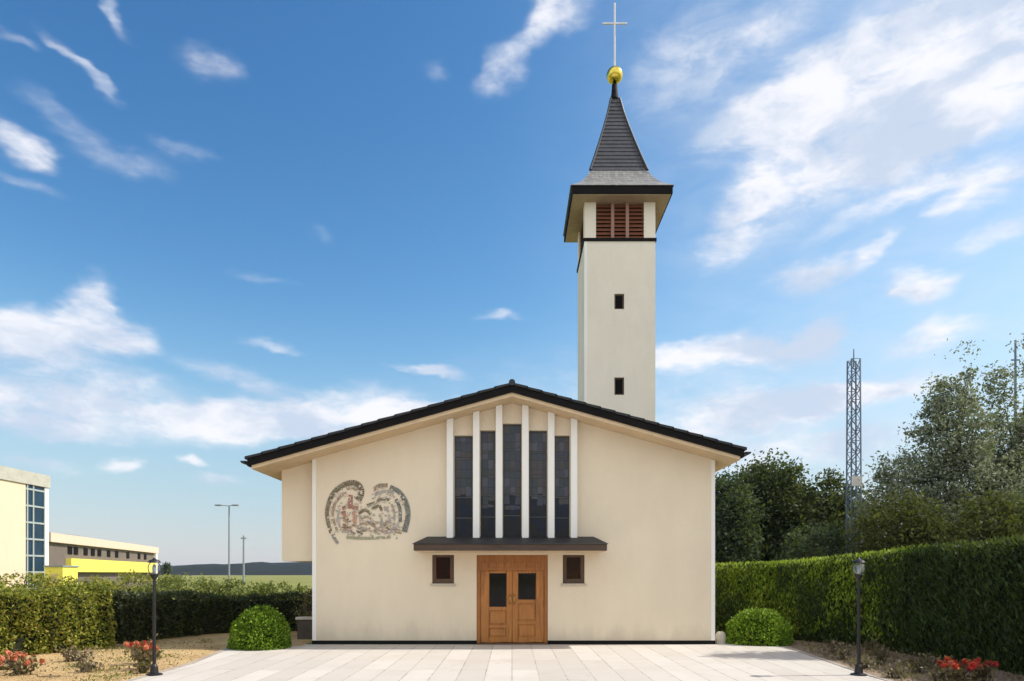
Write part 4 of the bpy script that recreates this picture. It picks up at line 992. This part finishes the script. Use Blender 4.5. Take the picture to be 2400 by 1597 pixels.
for i, (x, y) in enumerate(spots):
    h = random.uniform(0.16, 0.34)
    rose('dry_plant', x, y, h, random.uniform(0.14, 0.24), None, dl if x < 0 else dr, 0, LF['dry'] if i % 3 else LF['rose'], 'dry plants in the left bed' if x < 0 else 'dry plants in the right bed', 9, 150)
def scatter(name, poly, n, size, mat, tall, clump=None):
    xs_ = [p[0] for p in poly]; ys_ = [p[1] for p in poly]; C = []
    cc = [(random.uniform(min(xs_), max(xs_)), random.uniform(min(ys_), max(ys_))) for _ in range(clump or 1)]
    def inside(x, y):
        r = False; k = len(poly)-1
        for i in range(len(poly)):
            if (poly[i][1] > y) != (poly[k][1] > y) and x < (poly[k][0]-poly[i][0])*(y-poly[i][1])/(poly[k][1]-poly[i][1])+poly[i][0]: r = not r
            k = i
        return r
    while len(C) < n:
        if clump and random.random() < 0.85: c = random.choice(cc); x, y = random.gauss(c[0], 0.16), random.gauss(c[1], 0.16)
        else: x, y = random.uniform(min(xs_), max(xs_)), random.uniform(min(ys_), max(ys_))
        if inside(x, y): C.append((x, y, random.uniform(0.01, tall)))
    C = np.array(C); return tag(leaf_mesh(name, *leaves_at(C, size, 0.4, 0.4, np.array([[0, 0, 0.9]]), 0.9), mat), kind='stuff')
BL = [(-11.5, 9.5), (-6.2, 9.5), (-6.2, 13.0), (-6.7, 15.6), (-8.2, 18.5), (-9.4, 16.4), (-9.3, 13.6)]
BR_ = [(6.1, 9.5), (8.6, 9.5), (8.4, 13.2), (8.0, 15.6), (6.9, 17.4), (6.5, 15.8), (6.1, 11.4)]
LF['weed'] = mat_leaf('weed_leaf', [(0.09, 0.10, 0.02), (0.22, 0.20, 0.06), (0.36, 0.30, 0.10)], 0.3)
scatter('weeds', BL, 2600, 0.022, LF['weed'], 0.10, 34)
scatter('dry_leaves', BL, 900, 0.022, LF['dry'], 0.02)
scatter('weeds', BR_, 2600, 0.022, LF['dry'], 0.14, 40)
scatter('undergrowth', BR_, 1500, 0.022, LF['brownbush'], 0.16, 26)
# small stones beside the church
b = MB(); b.ring_stack([[(5.12+0.13*math.cos(a)*s, 16.75+0.11*math.sin(a)*s, z) for a in [2*math.pi*k/9+0.2 for k in range(9)]] for s, z in ((1.0, 0.0), (1.05, 0.12), (0.95, 0.24), (0.6, 0.30))])
tag(b.build('boundary_stone', M['stone'], None, bevel=0.015), 'small pale stone at the right foot of the church front', 'stone')
sw = thing('low_wall', (-5.3, 17.9, 0), 'low garden wall with pale coping against the left church corner', 'wall')
b = MB(); b.box(-5.60, -4.86, 17.8, 18.05, 0, 0.52); b.build('masonry', M['mulchstone'], sw)
b = MB(); b.box(-5.64, -4.86, 17.76, 18.09, 0.521, 0.585); b.build('coping', M['stone'], sw, bevel=0.01)

# ------------------------------------------------------------------ buildings and poles on the left
def block():
    X = -42.1; ya, yb = 40.0, 62.0; zt = 10.6
    r = thing('office_block', (X-8, 52, 0), 'sunlit cream flat roofed block with a strip of stair windows', 'building')
    g0, g1 = 59.1, 61.55
    b = MB()
    b.box(X-18, X, ya, g0, 0, zt-1.1); b.box(X-18, X-0.15, g0+0.002, g1, 0, zt-1.1); b.build('wall', M['block'], r)
    b = MB(); b.box(X-18.1, X+0.12, ya-0.1, yb+0.1, zt-1.098, zt); b.build('parapet', M['blocktop'], r)
    b = MB(); b.box(X-18, X+0.03, g1+0.004, yb, 0, zt-1.1); b.build('end_wall', M['white'], r)
    b = MB(); b.box(X-0.14, X-0.05, g0+0.01, g1-0.01, 0.3, zt-1.1)
    w = b.build('stair_window', M['blockglass'], r)
    b = MB()
    for k in range(7):
        z = 0.4+k*1.45; b.box(X-0.045, X+0.02, g0+0.01, g1-0.01, z-0.075, z+0.075)
    for y in (g0+0.20, g0+0.95, g1-0.06): b.box(X-0.045, X+0.025, y-0.075, y+0.075, 0.3, zt-1.1)
    b.build('glazing_bars', M['barpaint'], w)
block()
def lowhall():
    p0 = Vector((-44.8, 66, 0)); p1 = Vector((-53.8, 103, 0)); d = (p1-p0); Lh = d.length; u = d.normalized(); n = Vector((u.y, -u.x, 0))
    if n.x < 0: n = -n
    r = thing('low_hall', tuple((p0+p1)/2), 'long low white edged hall with a yellow band, far left', 'building')
    H = 5.7
    def pbox(s0, s1, o0, o1, z0, z1, mb):
        pts = [p0+u*s0+n*o0, p0+u*s1+n*o0, p0+u*s1+n*o1, p0+u*s0+n*o1]
        mb.prism([(q.x, q.y, z0) for q in pts], (0, 0, z1-z0))
    b = MB(); pbox(0, Lh, -14, 0, 0, H-0.9, b); b.build('wall', M['grey'], r)
    b = MB(); pbox(-0.4, Lh+0.4, -14.3, 0.35, H-0.9, H, b); rf = b.build('roof', M['hallroof'], r)
    for s0, s1 in ((3, 7), (13, 17)):
        b = MB(); pbox(s0, s1, -6, -3, H+0.001, H+0.55, b); b.build('roof_vent', M['greypole'], rf)
    b = MB(); pbox(4.2, Lh-1.5, 0.002, 0.5, 1.9, 3.3, b); b.build('yellow_band', M['yellow'], r)
    b = MB(); pbox(Lh-0.9, Lh, 0.002, 0.3, 0.0, H-0.9, b); b.build('end_pier', M['white'], r)
    k = 0
    for s in (4.6, 6.2, 9.0, 11.2, 13.3, 16.5, 19.5, 24.0, 29.0, 32.0):
        b = MB(); pbox(s, s+1.15, 0.002, 0.06, 3.75, 4.55, b); b.build('window', M['darkglass'], r)
lowhall()
ax0 = (105-CX)/F*58; ax1 = (147-CX)/F*58
an = thing('yellow_shed', ((ax0+ax1)/2, 58.8, 0), 'small yellow box shed between the block and the hall', 'shed')
b = MB(); b.box(ax0, ax1, 58, 60, 0, 2.3); b.build('wall', M['yellow'], an)
b = MB(); b.box(ax0-0.08, ax1+0.08, 57.9, 60.1, 2.301, 2.42); b.build('roof', M['greypole'], an)
b = MB(); b.box(ax0+0.45, ax0+1.05, 57.97, 57.998, 0.9, 1.7); b.build('hatch', M['soffit'], an)
# scrub before the hall
tree('scrub_bush', -38.5, 54, [(0, 0, 0.8, 4.5, 1.3, 0.85), (4.0, 0.5, 0.7, 3.0, 1.3, 0.8)], 90, 30, 0.28, 0.12, LF['olive'], 'brownish green scrub in front of the yellow shed', 0.4, 0.08, 'bush')
tree('scrub_bush', -31.5, 58, [(0, 0, 0.75, 3.5, 1.2, 0.85)], 60, 30, 0.28, 0.12, LF['olive'], 'brownish green scrub in front of the long low hall', 0.4, 0.08, 'bush')
tree('meadow_shrub', -20.0, 42, [(0, 0, 0.75, 3.0, 1.2, 0.75), (3.2, 0.3, 0.6, 2.0, 1.0, 0.65)], 110, 40, 0.24, 0.09, LF['light'], 'light green low shrubs in the meadow below the street light', 0.3, 0.06, 'bush')
tree('meadow_shrub', -13.6, 38, [(0, 0, 0.55, 2.2, 1.0, 0.62)], 70, 40, 0.22, 0.085, LF['light'], 'light green low shrub in the meadow beside the church corner', 0.3, 0.06, 'bush')
tree('brown_shrub', -5.45, 18.8, [(0, 0, 0.65, 0.42, 0.4, 0.62)], 60, 46, 0.10, 0.035, LF['brownbush'], 'brownish upright shrub between round bush and church corner', 0.2, 0.03, 'bush')
tree('far_tree', -101, 200, [(0, 0, 3.0, 1.0, 1.0, 1.9)], 40, 24, 0.3, 0.25, LF['oak2'], 'tiny lone dark tree on the skyline right of the hall', 1.0, 0.15)
def streetlight():
    d = 60; x = (537-CX)/F*d; h = EYE+(HY-1186)/F*d
    r = thing('street_light', (x, d, 0), 'tall pale grey street light with double arm beyond the meadow', 'street light')
    b = MB(); b.lathe(x, d, [(0.11, 0), (0.10, 1.2), (0.085, 1.25), (0.06, h)], 10); b.build('pole', M['greypole'], r)
    b = MB(); b.tube([(x-0.7, d, h+0.05), (x, d, h), (x+0.4, d, h+0.05)], 0.04, 6); b.build('arm', M['greypole'], r)
    for s, e in ((-1, 0.95), (1, 0.55)):
        b = MB(); b.box(x+s*e-0.28, x+s*e+0.28, d-0.12, d+0.12, h-0.01, h+0.12); b.build('lamp_head', M['greypole'], r, bevel=0.03)
streetlight()
d = 75; x = (571-CX)/F*d
pl = thing('utility_pole', (x, d, 0), 'short thin grey pole beyond the meadow, beside the street light', 'pole')
b = MB(); b.lathe(x, d, [(0.12, 0), (0.09, 5.9)], 10); b.build('shaft', M['greypole'], pl)
b = MB(); b.box(x-0.3, x+0.3, d-0.05, d+0.05, 5.55, 5.68); b.build('crossarm', M['greypole'], pl)

# ------------------------------------------------------------------ air
hz = bpy.data.materials.new('air'); hz.use_nodes = True; hn = hz.node_tree
for n in list(hn.nodes):
    if n.type != 'OUTPUT_MATERIAL': hn.nodes.remove(n)
pv = N(hn, 'ShaderNodeVolumePrincipled'); pv.inputs['Color'].default_value = (0.75, 0.85, 1.0, 1); pv.inputs['Density'].default_value = HAZE
L(hn, pv.outputs[0], hn.nodes['Material Output'].inputs['Volume'])
b = MB(); b.box(-2700, 2700, -400, 3300, -3, 45); tag(b.build('haze', hz), kind='stuff')

# ------------------------------------------------------------------ camera and colour
cam = bpy.data.cameras.new('camera'); co = bpy.data.objects.new('camera', cam); COL.objects.link(co)
co.location = (0, 0, EYE); co.rotation_euler = (R(90), 0, 0)
cam.sensor_width = 36; cam.lens = 24; cam.shift_y = (HY-798.5)/2400.0; cam.clip_end = 6000; cam.clip_start = 0.1
scene.camera = co
scene.view_settings.view_transform = 'Standard'; scene.view_settings.look = 'None'
scene.view_settings.exposure = 0.95; scene.view_settings.gamma = 1.0; scene.view_settings.use_curve_mapping = False
